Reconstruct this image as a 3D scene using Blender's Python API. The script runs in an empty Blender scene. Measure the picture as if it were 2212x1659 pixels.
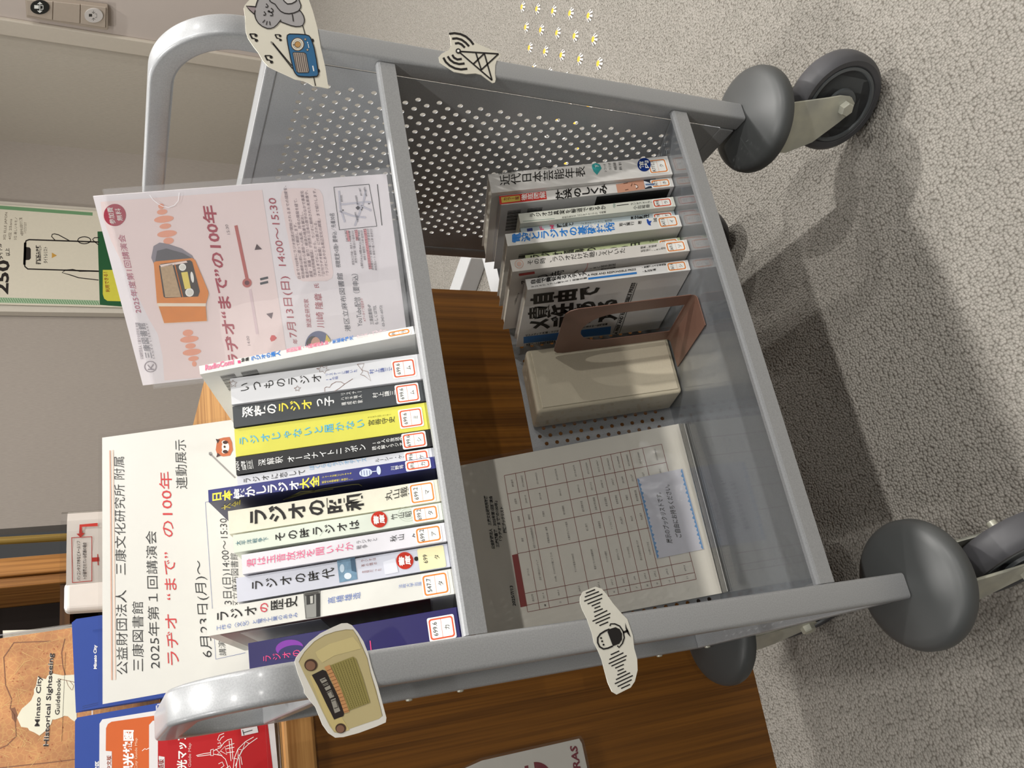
import bpy, math, random
from mathutils import Vector
random.seed(7)
C = bpy.context.scene.collection
sc = bpy.context.scene
R_ = math.radians

# ------------------------------------------------------------------ camera
# The phone was held sideways: the camera is rolled a quarter turn, so the
# world's "up" points to the left of the frame.  Metres; X runs along the
# cart, Y away from the viewer, Z up from the carpet.
YAW, PITCH, ROLL = -0.4092641755978437, -0.4467187654220677, -0.005825761374694716
CAM = Vector((-0.03258486869104185, -0.5987013912986484, 0.8910124395959461))
FPX = 1809.016
F = Vector((-math.sin(YAW) * math.cos(PITCH), math.cos(YAW) * math.cos(PITCH), math.sin(PITCH)))
R0 = F.cross(Vector((0, 0, 1))).normalized()
U0 = R0.cross(F)
RGT = math.cos(ROLL) * R0 + math.sin(ROLL) * U0
UPV = -math.sin(ROLL) * R0 + math.cos(ROLL) * U0
cam_d = bpy.data.cameras.new('camera')
cam_d.sensor_fit = 'HORIZONTAL'
cam_d.sensor_width = 36.0
cam_d.lens = FPX / 2212 * 36.0
cam_d.clip_start = 0.02
cam_o = bpy.data.objects.new('camera', cam_d)
C.objects.link(cam_o)
from mathutils import Matrix
m3 = Matrix((-UPV, RGT, -F)).transposed()
cam_o.matrix_world = Matrix.Translation(CAM) @ m3.to_4x4()
sc.camera = cam_o

# ------------------------------------------------------------------ world + lamps + exposure
w = bpy.data.worlds.new('room_ambience')
sc.world = w
w.use_nodes = True
bgn = w.node_tree.nodes['Background']
bgn.inputs[0].default_value = (1.0, 0.985, 0.965, 1)
bgn.inputs[1].default_value = 0.07
sc.view_settings.view_transform = 'Standard'
sc.view_settings.look = 'None'
sc.view_settings.gamma = 1.0
sc.view_settings.use_curve_mapping = False
sc.view_settings.exposure = -0.10


def downlight(x, y, power, size=0.08, z=2.62, col=(1.0, 0.968, 0.925)):
    l = bpy.data.lights.new('ceiling_downlight', 'AREA')
    l.shape = 'DISK'
    l.size = size
    l.energy = power
    l.color = col
    o = bpy.data.objects.new('ceiling_downlight', l)
    C.objects.link(o)
    o.location = (x, y, z)
    return o


for lx, pw in ((-1.3, 14), (0.15, 23), (1.6, 46), (3.0, 34)):
    downlight(lx, 0.12, pw)            # the row right over the cart
for lx, pw in ((-1.5, 9), (-0.1, 15), (1.3, 33), (2.7, 24)):
    downlight(lx, -1.25, pw)           # the row behind the viewer
for lx, pw in ((-0.2, 28), (1.2, 42), (2.6, 28)):
    downlight(lx, -3.5, pw)             # farther row added as fill, to brighten what stands under the upper shelf
for lx, pw in ((-1.3, 8), (0.15, 11), (1.6, 16), (3.0, 16)):
    downlight(lx, 1.75, pw)
for lx, pw in ((0.6, 11), (2.2, 12)):
    downlight(lx, 3.2, pw)

# ------------------------------------------------------------------ materials (all procedural)
MATS = {}


def srgb(h):
    if isinstance(h, str):
        h = h.lstrip('#')
        h = tuple(int(h[i:i + 2], 16) for i in (0, 2, 4))
    return tuple((c / 255 / 12.92 if c / 255 <= 0.04045 else ((c / 255 + 0.055) / 1.055) ** 2.4) for c in h)


def base_mat(name):
    m = bpy.data.materials.new(name)
    m.use_nodes = True
    return m, m.node_tree.nodes, m.node_tree.links, m.node_tree.nodes['Principled BSDF']


def ink(h, rough=0.55, metal=0.0, spec=0.4, var=0.04, scale=60.0, bump=0.0, coat=0.0):
    key = (h, rough, metal, spec, var, scale, bump, coat)
    if key in MATS:
        return MATS[key]
    c = srgb(h)
    m, N, L, b = base_mat('surface_%s' % str(h).lstrip('#'))
    tc = N.new('ShaderNodeTexCoord')
    no = N.new('ShaderNodeTexNoise')
    no.inputs['Scale'].default_value = scale
    no.inputs['Detail'].default_value = 3
    mx = N.new('ShaderNodeMix')
    mx.data_type = 'RGBA'
    mx.inputs[6].default_value = tuple(min(1, k * (1 - var)) for k in c) + (1,)
    mx.inputs[7].default_value = tuple(min(1, k * (1 + var)) for k in c) + (1,)
    L.new(tc.outputs['Object'], no.inputs['Vector'])
    L.new(no.outputs['Fac'], mx.inputs[0])
    L.new(mx.outputs[2], b.inputs['Base Color'])
    b.inputs['Roughness'].default_value = rough
    b.inputs['Metallic'].default_value = metal
    b.inputs['Specular IOR Level'].default_value = spec
    if coat:
        b.inputs['Coat Weight'].default_value = coat
        b.inputs['Coat Roughness'].default_value = 0.12
    if bump:
        bp = N.new('ShaderNodeBump')
        bp.inputs['Strength'].default_value = bump
        bp.inputs['Distance'].default_value = 0.001
        L.new(no.outputs['Fac'], bp.inputs['Height'])
        L.new(bp.outputs['Normal'], b.inputs['Normal'])
    MATS[key] = m
    return m


def silver_paint():
    """grey-silver powder coat with fine metallic flakes"""
    if 'silver' in MATS:
        return MATS['silver']
    m, N, L, b = base_mat('silver_powder_coat')
    tc = N.new('ShaderNodeTexCoord')
    v = N.new('ShaderNodeTexNoise')
    v.inputs['Scale'].default_value = 900
    v.inputs['Detail'].default_value = 2
    r = N.new('ShaderNodeValToRGB')
    r.color_ramp.elements[0].position = 0.35
    r.color_ramp.elements[0].color = srgb('#9d9fa1') + (1,)
    r.color_ramp.elements[1].position = 0.65
    r.color_ramp.elements[1].color = srgb('#a8aaac') + (1,)
    L.new(tc.outputs['Object'], v.inputs['Vector'])
    L.new(v.outputs['Fac'], r.inputs['Fac'])
    L.new(r.outputs['Color'], b.inputs['Base Color'])
    b.inputs['Metallic'].default_value = 0.25
    b.inputs['Roughness'].default_value = 0.40
    b.inputs['Coat Weight'].default_value = 0.22
    b.inputs['Coat Roughness'].default_value = 0.14
    bp = N.new('ShaderNodeBump')
    bp.inputs['Strength'].default_value = 0.03
    bp.inputs['Distance'].default_value = 0.0004
    v2 = N.new('ShaderNodeTexNoise')
    v2.inputs['Scale'].default_value = 350
    L.new(tc.outputs['Object'], v2.inputs['Vector'])
    L.new(v2.outputs['Fac'], bp.inputs['Height'])
    L.new(bp.outputs['Normal'], b.inputs['Normal'])
    MATS['silver'] = m
    return m


def wood(name, dark, light, axis='X', rough=0.42, fine=1.0, off=0.0):
    m, N, L, b = base_mat(name)
    tc = N.new('ShaderNodeTexCoord')
    mp = N.new('ShaderNodeMapping')
    long_, cross = 1.3, 46.0 * fine
    mp.inputs['Scale'].default_value = {'X': (long_, cross, cross), 'Y': (cross, long_, cross), 'Z': (cross, cross, long_)}[axis]
    mp.inputs['Location'].default_value = (off, off, off)
    n1 = N.new('ShaderNodeTexNoise')
    n1.inputs['Scale'].default_value = 1.0
    n1.inputs['Detail'].default_value = 5
    n1.inputs['Distortion'].default_value = 0.35
    mp2 = N.new('ShaderNodeMapping')
    l2, c2 = 4.0, 300.0 * fine
    mp2.inputs['Scale'].default_value = {'X': (l2, c2, c2), 'Y': (c2, l2, c2), 'Z': (c2, c2, l2)}[axis]
    n2 = N.new('ShaderNodeTexNoise')
    n2.inputs['Scale'].default_value = 1.0
    n2.inputs['Detail'].default_value = 3
    ad = N.new('ShaderNodeMath')
    ad.operation = 'MULTIPLY_ADD'
    ad.inputs[1].default_value = 0.45
    r = N.new('ShaderNodeValToRGB')
    r.color_ramp.elements[0].position = 0.52
    r.color_ramp.elements[0].color = srgb(dark) + (1,)
    r.color_ramp.elements[1].position = 0.86
    r.color_ramp.elements[1].color = srgb(light) + (1,)
    L.new(tc.outputs['Object'], mp.inputs['Vector'])
    L.new(tc.outputs['Object'], mp2.inputs['Vector'])
    L.new(mp.outputs['Vector'], n1.inputs['Vector'])
    L.new(mp2.outputs['Vector'], n2.inputs['Vector'])
    L.new(n2.outputs['Fac'], ad.inputs[0])
    L.new(n1.outputs['Fac'], ad.inputs[2])
    L.new(ad.outputs[0], r.inputs['Fac'])
    L.new(r.outputs['Color'], b.inputs['Base Color'])
    b.inputs['Roughness'].default_value = rough
    b.inputs['Specular IOR Level'].default_value = 0.35
    return m


def carpet():
    m, N, L, b = base_mat('loop_pile_carpet')
    tc = N.new('ShaderNodeTexCoord')
    wn = N.new('ShaderNodeTexNoise')
    wn.inputs['Scale'].default_value = 90
    wn.inputs['Detail'].default_value = 2
    mxv = N.new('ShaderNodeMix')
    mxv.data_type = 'VECTOR'
    mxv.inputs[0].default_value = 0.0025
    L.new(tc.outputs['Object'], wn.inputs['Vector'])
    L.new(tc.outputs['Object'], mxv.inputs[4])
    L.new(wn.outputs['Color'], mxv.inputs[5])
    vo = N.new('ShaderNodeTexVoronoi')
    vo.feature = 'F1'
    vo.voronoi_dimensions = '2D'
    vo.inputs['Scale'].default_value = 300
    vo.inputs['Randomness'].default_value = 0.95
    L.new(mxv.outputs[1], vo.inputs['Vector'])
    # rounded loops
    pw = N.new('ShaderNodeMath')
    pw.operation = 'POWER'
    pw.inputs[1].default_value = 1.7
    L.new(vo.outputs['Distance'], pw.inputs[0])
    inv = N.new('ShaderNodeMath')
    inv.operation = 'SUBTRACT'
    inv.inputs[0].default_value = 1.0
    L.new(pw.outputs[0], inv.inputs[1])
    n2 = N.new('ShaderNodeTexNoise')
    n2.inputs['Scale'].default_value = 26
    n2.inputs['Detail'].default_value = 3
    L.new(tc.outputs['Object'], n2.inputs['Vector'])
    hs = N.new('ShaderNodeMath')
    hs.operation = 'MULTIPLY_ADD'
    hs.inputs[1].default_value = 0.9
    L.new(n2.outputs['Fac'], hs.inputs[0])
    L.new(inv.outputs[0], hs.inputs[2])
    bp = N.new('ShaderNodeBump')
    bp.inputs['Strength'].default_value = 1.0
    bp.inputs['Distance'].default_value = 0.0021
    L.new(hs.outputs[0], bp.inputs['Height'])
    L.new(bp.outputs['Normal'], b.inputs['Normal'])
    # yarn colour: every loop its own tint, the shade in the gaps between loops painted into the colour
    cr = N.new('ShaderNodeValToRGB')
    cr.color_ramp.elements[0].position = 0.0
    cr.color_ramp.elements[0].color = srgb('#87847d') + (1,)
    cr.color_ramp.elements[1].position = 1.0
    cr.color_ramp.elements[1].color = srgb('#9a968f') + (1,)
    sp = N.new('ShaderNodeSeparateColor')
    L.new(vo.outputs['Color'], sp.inputs[0])
    L.new(sp.outputs[0], cr.inputs['Fac'])
    gap_shade = N.new('ShaderNodeValToRGB')
    gap_shade.color_ramp.elements[0].position = 0.45
    gap_shade.color_ramp.elements[0].color = (1, 1, 1, 1)
    gap_shade.color_ramp.elements[1].position = 0.80
    gap_shade.color_ramp.elements[1].color = (0.66, 0.64, 0.62, 1)
    L.new(vo.outputs['Distance'], gap_shade.inputs['Fac'])
    mu = N.new('ShaderNodeMix')
    mu.data_type = 'RGBA'
    mu.blend_type = 'MULTIPLY'
    mu.inputs[0].default_value = 1.0
    L.new(cr.outputs['Color'], mu.inputs[6])
    L.new(gap_shade.outputs['Color'], mu.inputs[7])
    L.new(mu.outputs[2], b.inputs['Base Color'])
    b.inputs['Roughness'].default_value = 0.95
    b.inputs['Specular IOR Level'].default_value = 0.05
    return m


def wallpaper(h, strength=0.35):
    m, N, L, b = base_mat('woven_vinyl_wallpaper')
    tc = N.new('ShaderNodeTexCoord')
    mp = N.new('ShaderNodeMapping')
    mp.inputs['Scale'].default_value = (260, 260, 34)
    n = N.new('ShaderNodeTexNoise')
    n.inputs['Scale'].default_value = 1
    n.inputs['Detail'].default_value = 2
    r = N.new('ShaderNodeValToRGB')
    c = srgb(h)
    r.color_ramp.elements[0].position = 0.3
    r.color_ramp.elements[0].color = tuple(k * 0.95 for k in c) + (1,)
    r.color_ramp.elements[1].position = 0.7
    r.color_ramp.elements[1].color = tuple(min(1, k * 1.04) for k in c) + (1,)
    bp = N.new('ShaderNodeBump')
    bp.inputs['Strength'].default_value = strength
    bp.inputs['Distance'].default_value = 0.002
    L.new(tc.outputs['Object'], mp.inputs['Vector'])
    L.new(mp.outputs['Vector'], n.inputs['Vector'])
    L.new(n.outputs['Fac'], r.inputs['Fac'])
    L.new(r.outputs['Color'], b.inputs['Base Color'])
    L.new(n.outputs['Fac'], bp.inputs['Height'])
    L.new(bp.outputs['Normal'], b.inputs['Normal'])
    b.inputs['Roughness'].default_value = 0.8
    b.inputs['Specular IOR Level'].default_value = 0.2
    return m


def clear(name='clear_plastic', tint=(1, 1, 1), gloss=1.0, rough=0.04, bump=0.0, haze=0.0):
    key = (name, tint, gloss, rough, bump, haze)
    if key in MATS:
        return MATS[key]
    m = bpy.data.materials.new(name)
    m.use_nodes = True
    N, L = m.node_tree.nodes, m.node_tree.links
    N.remove(N['Principled BSDF'])
    out = N['Material Output']
    tr = N.new('ShaderNodeBsdfTransparent')
    tr.inputs[0].default_value = tint + (1,)
    gl = N.new('ShaderNodeBsdfGlossy')
    gl.inputs['Roughness'].default_value = rough
    fr = N.new('ShaderNodeLayerWeight')          # Schlick reflectance, the same from both faces
    fr.inputs['Blend'].default_value = 0.5
    p5 = N.new('ShaderNodeMath')
    p5.operation = 'POWER'
    p5.inputs[1].default_value = 5.0
    L.new(fr.outputs['Facing'], p5.inputs[0])
    mu = N.new('ShaderNodeMath')
    mu.operation = 'MULTIPLY_ADD'
    mu.use_clamp = True
    mu.inputs[1].default_value = 0.9
    mu.inputs[2].default_value = 0.035 * gloss
    L.new(p5.outputs[0], mu.inputs[0])
    mx = N.new('ShaderNodeMixShader')
    L.new(mu.outputs[0], mx.inputs[0])
    L.new(tr.outputs[0], mx.inputs[1])
    L.new(gl.outputs[0], mx.inputs[2])
    last = mx
    if haze:
        df = N.new('ShaderNodeBsdfDiffuse')
        df.inputs[0].default_value = (0.9, 0.9, 0.92, 1)
        m2 = N.new('ShaderNodeMixShader')
        m2.inputs[0].default_value = haze
        L.new(mx.outputs[0], m2.inputs[1])
        L.new(df.outputs[0], m2.inputs[2])
        last = m2
    tc = N.new('ShaderNodeTexCoord')
    no = N.new('ShaderNodeTexNoise')
    no.inputs['Scale'].default_value = 22
    L.new(tc.outputs['Object'], no.inputs['Vector'])
    bp = N.new('ShaderNodeBump')
    bp.inputs['Strength'].default_value = bump
    bp.inputs['Distance'].default_value = 0.004
    L.new(no.outputs['Fac'], bp.inputs['Height'])
    L.new(bp.outputs['Normal'], gl.inputs['Normal'])
    L.new(bp.outputs['Normal'], fr.inputs['Normal'])
    L.new(last.outputs[0], out.inputs[0])
    MATS[key] = m
    return m


def zinc():
    if 'zinc' in MATS:
        return MATS['zinc']
    m, N, L, b = base_mat('yellow_zinc_plate')
    tc = N.new('ShaderNodeTexCoord')
    n = N.new('ShaderNodeTexNoise')
    n.inputs['Scale'].default_value = 28
    n.inputs['Detail'].default_value = 4
    r = N.new('ShaderNodeValToRGB')
    r.color_ramp.elements[0].position = 0.3
    r.color_ramp.elements[0].color = srgb('#b3b4ab') + (1,)
    r.color_ramp.elements[1].position = 0.72
    r.color_ramp.elements[1].color = srgb('#d0cfbd') + (1,)
    L.new(tc.outputs['Object'], n.inputs['Vector'])
    L.new(n.outputs['Fac'], r.inputs['Fac'])
    L.new(r.outputs['Color'], b.inputs['Base Color'])
    b.inputs['Metallic'].default_value = 0.3
    b.inputs['Roughness'].default_value = 0.4
    MATS['zinc'] = m
    return m


# ------------------------------------------------------------------ mesh builder
class Plane:
    """a printed surface: point + outward normal"""

    def __init__(s, o, n):
        s.o, s.n = Vector(o), Vector(n).normalized()
        if (CAM - s.o).dot(s.n) < 0:
            s.n = -s.n

    def at(s, px, lift=0.0):
        """the point of this surface seen at photograph pixel px"""
        x, y = px
        d = F * FPX + RGT * ((1659 - y) - 829.5) - UPV * (x - 1106)
        o = s.o + s.n * lift
        return CAM + d * ((o - CAM).dot(s.n) / d.dot(s.n))


GLY = {}


def glyph(text, bold):
    k = (text, bold)
    if k not in GLY:
        cu = bpy.data.curves.new('lettering', 'FONT')
        cu.body = text
        cu.resolution_u = 2
        cu.offset = bold
        ob = bpy.data.objects.new('lettering', cu)
        C.objects.link(ob)
        dg = bpy.context.evaluated_depsgraph_get()
        ev = ob.evaluated_get(dg)
        me = ev.to_mesh()
        vs = [(v.co.x, v.co.y) for v in me.vertices]
        fs = [tuple(p.vertices) for p in me.polygons]
        ev.to_mesh_clear()
        bpy.data.objects.remove(ob)
        bpy.data.curves.remove(cu)
        GLY[k] = (vs, fs)
    return GLY[k]


EPS = 0.00016
TURN = set('ー～〜―—-…（）()「」〈〉')


class MB:
    def __init__(s):
        s.v, s.f, s.m, s.mats, s.sm = [], [], [], [], []

    def mi(s, mat):
        if mat not in s.mats:
            s.mats.append(mat)
        return s.mats.index(mat)

    def add(s, vs, fs, mat, smooth=False):
        b = len(s.v)
        s.v += [Vector(p) for p in vs]
        k = s.mi(mat)
        for f in fs:
            s.f.append(tuple(b + i for i in f))
            s.m.append(k)
            s.sm.append(smooth)
        return s

    def hexa(s, p, mat):
        """8 corners: bottom ring 0-3, top ring 4-7"""
        return s.add(p, [(0, 3, 2, 1), (4, 5, 6, 7), (0, 1, 5, 4), (1, 2, 6, 5), (2, 3, 7, 6), (3, 0, 4, 7)], mat)

    def box(s, lo, hi, mat):
        (a, b, c), (d, e, f) = lo, hi
        return s.hexa([(a, b, c), (d, b, c), (d, e, c), (a, e, c), (a, b, f), (d, b, f), (d, e, f), (a, e, f)], mat)

    def lathe(s, prof, mat, o=(0, 0, 0), ax=(0, 0, 1), n=40, smooth=True):
        ax = Vector(ax).normalized()
        u = ax.orthogonal().normalized()
        v = ax.cross(u)
        vs, fs = [], []
        for r, h in prof:
            for i in range(n):
                t = 2 * math.pi * i / n
                vs.append(Vector(o) + ax * h + (u * math.cos(t) + v * math.sin(t)) * r)
        for k in range(len(prof) - 1):
            for i in range(n):
                j = (i + 1) % n
                fs.append((k * n + i, k * n + j, (k + 1) * n + j, (k + 1) * n + i))
        s.add(vs, fs, mat, smooth)
        for k, fl in ((0, True), (len(prof) - 1, False)):
            if prof[k][0] > 1e-6:
                ring = [vs[k * n + i] for i in range(n)]
                s.add(ring[::-1] if fl else ring, [tuple(range(n))], mat)
        return s

    def sweep(s, path, sec, mat, closed=False, up=None, smooth=False, cap=True):
        """path: points; sec: list of (side, normal) offsets given as function of index -> list of vectors"""
        n = len(sec(0))
        vs, fs = [], []
        for i, p in enumerate(path):
            vs += [Vector(p) + q for q in sec(i)]
        for i in range(len(path) - 1):
            for k in range(n):
                j = (k + 1) % n
                fs.append((i * n + k, i * n + j, (i + 1) * n + j, (i + 1) * n + k))
        if cap:
            fs.append(tuple(range(n))[::-1])
            fs.append(tuple((len(path) - 1) * n + k for k in range(n)))
        return s.add(vs, fs, mat, smooth)

    # ---- prints -----------------------------------------------------
    def poly(s, pl, pxs, mat, layer=1):
        vs = [pl.at(p, layer * EPS) for p in pxs]
        nrm = sum(((vs[i] - vs[0]).cross(vs[i + 1] - vs[0]) for i in range(1, len(vs) - 1)), Vector())
        if nrm.dot(pl.n) < 0:
            vs.reverse()
        return s.add(vs, [tuple(range(len(vs)))], mat)

    def ell(s, pl, c, rx, ry, mat, layer=1, n=28, rot=0.0):
        k, q = math.cos(rot), math.sin(rot)
        pts = []
        for i in range(n):
            t = 2 * math.pi * i / n
            a, b = rx * math.cos(t), ry * math.sin(t)
            pts.append((c[0] + a * k - b * q, c[1] + a * q + b * k))
        return s.poly(pl, pts, mat, layer)

    def stroke(s, pl, pts, wd, mat, layer=2, closed=False):
        pts = [Vector((p[0], p[1])) for p in pts]
        if closed:
            pts = pts + [pts[0]]
        h = wd / 2
        L_, R2 = [], []
        for i, p in enumerate(pts):
            d = Vector((0, 0))
            if i > 0:
                d += (p - pts[i - 1]).normalized()
            if i < len(pts) - 1:
                d += (pts[i + 1] - p).normalized()
            if closed and i in (0, len(pts) - 1):
                d = (pts[1] - pts[0]).normalized() + (pts[-1] - pts[-2]).normalized()
            if d.length < 1e-6:
                d = Vector((1, 0))
            d.normalize()
            nn = Vector((-d.y, d.x)) * h
            L_.append(p + nn)
            R2.append(p - nn)
        for i in range(len(pts) - 1):
            s.poly(pl, [L_[i], L_[i + 1], R2[i + 1], R2[i]], mat, layer)
        return s

    def _txt(s, text, bold, P0, rv, uv, n, mat):
        vs, fs = glyph(text, bold)
        out = [P0 + rv * x + uv * (y + 0.12) for x, y in vs]
        if rv.cross(uv).dot(n) < 0:
            fs = [f[::-1] for f in fs]
        s.add(out, fs, mat)

    def row(s, pl, p0, p1, hp, text, mat, layer=3, bold=0.0, side=False):
        """a line of writing from p0 (foot of first letter) to p1 (foot of the last), hp px tall"""
        vs, _ = glyph(text, bold)
        if not vs:
            return s
        x0, x1 = min(v[0] for v in vs), max(v[0] for v in vs)
        lift = layer * EPS
        A, B = pl.at(p0, lift), pl.at(p1, lift)
        up = (p0[0], p0[1] - hp) if side else (p0[0] - hp, p0[1])
        rv = (B - A) / (x1 - x0)
        uv = (pl.at(up, lift) - A) * 1.13
        s._txt(text, bold, A - rv * x0 - uv * 0.04, rv, uv, pl.n, mat)
        return s

    def col(s, pl, p0, p1, wp, text, mat, layer=3, bold=0.0, squash=1.0):
        """a vertical column of writing whose centre line runs p0 -> p1, wp px wide"""
        lift = layer * EPS
        A, B = pl.at(p0, lift), pl.at(p1, lift)
        n = len(text)
        step = (B - A) / n
        wp *= 1.1
        wv = (pl.at((p0[0], p0[1] - wp / 2), lift) - pl.at((p0[0], p0[1] + wp / 2), lift))
        for i, ch in enumerate(text):
            if ch in ' 　':
                continue
            dn = step * squash
            c = A + step * (i + 0.5)
            if ch in TURN:
                s._txt(ch, bold, c - dn / 2 - wv / 2, dn, wv, pl.n, mat)
            else:
                s._txt(ch, bold, c - wv / 2 + dn / 2, wv, -dn, pl.n, mat)
        return s

    def sheet(s, pl, pxs, mat, th=0.0004):
        """a thin solid sheet: front face on the surface, thickness behind"""
        return s.slab(pl, [pl.at(p) for p in pxs], mat, th)

    def slab(s, pl, fr, mat, th=0.0004):
        fr = list(fr)
        nrm = sum(((fr[i] - fr[0]).cross(fr[i + 1] - fr[0]) for i in range(1, len(fr) - 1)), Vector())
        if nrm.dot(pl.n) < 0:
            fr.reverse()
        n = len(fr)
        bk = [p - pl.n * th for p in fr]
        fs = [tuple(range(n)), tuple(range(2 * n - 1, n - 1, -1))]
        fs += [(i, i + n, (i + 1) % n + n, (i + 1) % n) for i in range(n)]
        return s.add(fr + bk, fs, mat)

    def build(s, name, parent=None, bevel=0.0, seg=2, label=None, origin=None):
        if parent is not None:
            off = Vector(parent['_w'])
        elif origin is not None:
            off = Vector(origin)
        else:
            lo = Vector((min(p.x for p in s.v), min(p.y for p in s.v), min(p.z for p in s.v)))
            hi = Vector((max(p.x for p in s.v), max(p.y for p in s.v), max(p.z for p in s.v)))
            off = Vector(((lo.x + hi.x) / 2, (lo.y + hi.y) / 2, lo.z))
        me = bpy.data.meshes.new(name)
        me.from_pydata([tuple(p - off) for p in s.v], [], s.f)
        for m in s.mats:
            me.materials.append(m)
        me.polygons.foreach_set('material_index', s.m)
        me.polygons.foreach_set('use_smooth', s.sm)
        me.update()
        if any(s.sm):
            me.set_sharp_from_angle(angle=R_(38))
        o = bpy.data.objects.new(name, me)
        C.objects.link(o)
        if parent is not None:
            o.parent = parent
        else:
            o.location = off
        o['_w'] = tuple(off)
        if bevel:
            b = o.modifiers.new('softened_edges', 'BEVEL')
            b.width = bevel
            b.segments = seg
            b.limit_method = 'ANGLE'
            b.angle_limit = R_(40)
            b.harden_normals = False
        if label:
            o['label'] = label
        return o


def tag(o, label, cat, group=None, kind=None):
    o['label'] = label
    o['category'] = cat
    if group:
        o['group'] = group
    if kind:
        o['kind'] = kind
    return o


def thing(name, loc, label, cat, group=None):
    o = bpy.data.objects.new(name, None)
    o.empty_display_size = 0.03
    C.objects.link(o)
    o.location = loc
    o['_w'] = tuple(loc)
    return tag(o, label, cat, group)


def structure(o, label=None):
    o['kind'] = 'structure'
    if label:
        o['label'] = label
    return o

# ================================================================== THE ROOM
WY, WX, JY = 4.24, 3.70, 3.32
b = MB()
b.box((-4, -4, -0.02), (WX + 0.1, WY + 0.12, 0), carpet())
structure(b.build('floor', origin=(0, 0, 0)), 'pale grey-beige loop pile carpet')

b = MB()
b.box((1.28, WY, 0), (WX + 0.1, WY + 0.12, 2.65), wallpaper('#aaa29a'))
structure(b.build('wall_back', origin=(2, WY, 0)), 'warm grey wallpapered wall')
b = MB()
b.box((WX, JY, 0), (WX + 0.1, WY, 2.65), wallpaper('#bdb6aa', 0.5))
structure(b.build('wall_right', origin=(WX, 3.8, 0)), 'beige wall with woven vinyl wallpaper')
b = MB()
b.box((WX, -3.0, 0), (WX + 0.1, JY, 2.65), ink('#c6bcb5', 0.6, var=0.02, scale=8))
structure(b.build('wall_front', origin=(WX, 1, 0)), 'smooth pale pinkish wall beside the entrance')
b = MB()
pr = Plane((WX, 0, 0), (-1, 0, 0))
b.box((WX - 0.022, JY - 0.09, 0), (WX, JY + 0.02, 2.65), ink('#c8c0b3', 0.5))
structure(b.build('trim_1', bevel=0.006), 'painted door jamb between two wall finishes')
b = MB()
b.box((1.28, WY - 0.012, 0), (WX, WY, 0.07), ink('#8d857c', 0.6))
structure(b.build('baseboard_back'), 'grey baseboard')
b = MB()
b.box((WX - 0.012, -3.0, 0), (WX, JY - 0.09, 0.07), ink('#a89e94', 0.6))
structure(b.build('baseboard_right'), 'pale baseboard')

# ---- push-button plate beside the jamb
root = thing('door_switch_plate', (WX, 2.9, 0.98), 'long beige three-module switch plate with two round push buttons on the pale wall', 'switch')
pl = Plane((WX - 0.035, 0, 0), (-1, 0, 0))
frame_m, mod_m = ink('#a89c8f', 0.4), ink('#b3a79a', 0.42)
b = MB()
b.sheet(pl, [(54.4, -3), (233, 18), (234, 63), (231.6, 66), (57, 38.5)], frame_m, 0.033)
b.build('plate', root, bevel=0.004)
pl2 = Plane((WX - 0.040, 0, 0), (-1, 0, 0))
for q in ([(57, 0), (114, 4), (113, 43.5), (58.5, 33)], [(116, 4), (173, 10), (172, 51), (115, 44)], [(175, 10), (229, 16.5), (227.5, 60), (174.5, 51.5)]):
    MB().sheet(pl2, q, mod_m, 0.006).build('module', root, bevel=0.002)
pl3 = Plane((WX - 0.046, 0, 0), (-1, 0, 0))
b = MB()
b.sheet(pl3, [(86 + 20.5 * math.cos(t * math.pi / 16), 16.5 + 14.5 * math.sin(t * math.pi / 16)) for t in range(32)], ink('#15181a', 0.3), 0.007)
wsym = ink('#f2f5f2', 0.4)
b.poly(pl3, [(74, 11), (84, 11.5), (84, 19), (74, 18.5)], wsym, 1)
b.stroke(pl3, [(88, 12), (93, 12), (93, 20), (88, 20)], 1.6, wsym, 1)
b.poly(pl3, [(86, 4), (92, 9), (80, 9)], wsym, 1)
b.poly(pl3, [(86, 28), (92, 23), (80, 23)], wsym, 1)
b.stroke(pl3, [(86, 8), (86, 25)], 1.5, wsym, 1)
b.build('open_button', root, label='black round button with white opening-door symbol')
b = MB()
b.sheet(pl3, [(202.5 + 20 * math.cos(t * math.pi / 16), 34 + 15 * math.sin(t * math.pi / 16)) for t in range(32)], ink('#c9c5c2', 0.35), 0.007)
ks = ink('#33312f', 0.5)
b.poly(pl3, [(192, 30), (199, 30), (199, 36), (192, 36)], ks, 1)
b.stroke(pl3, [(205, 30), (209, 30), (209, 38), (205, 38)], 1.0, ks, 1)
for y0, y1 in ((23, 29), (45, 39)):
    b.stroke(pl3, [(202, y0), (202, y1)], 1.0, ks, 1)
    b.stroke(pl3, [(198.5, y1 + (y0 - y1) * 0.5), (202, y1), (205.5, y1 + (y0 - y1) * 0.5)], 1.0, ks, 1)
b.build('close_button', root, label='pale round button with dark closing-door symbol')

# ---- magazine poster on the grey wall
root = thing('poster_panel', (2.5, 4.15, 0.9), 'cream poster panel with green bands and a line-drawn phone on the grey wall', 'poster')
pl = Plane((0, WY - 0.06, 0), (0, -1, 0))
MB().sheet(pl, [(-60, 430), (300, 456), (300, 677), (-60, 672)], ink('#cfc9bd', 0.6), 0.05).build('backing_board', root)
pp = Plane((0, WY - 0.075, 0), (0, -1, 0))
b = MB()
b.sheet(pp, [(-60, 437), (300, 462), (300, 665), (-60, 656)], ink('#dcd6c4', 0.5), 0.004)
gm, dk, gd = ink('#6f9a70', 0.6), ink('#1c1512', 0.5), ink('#1d5a33', 0.5)
b.poly(pp, [(-60, 439.5), (200, 459), (200, 466), (-60, 447.5)], gm, 1)
b.poly(pp, [(-60, 640.5), (215, 649), (215, 659), (-60, 653)], ink('#a9bfa2', 0.6), 1)
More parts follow.
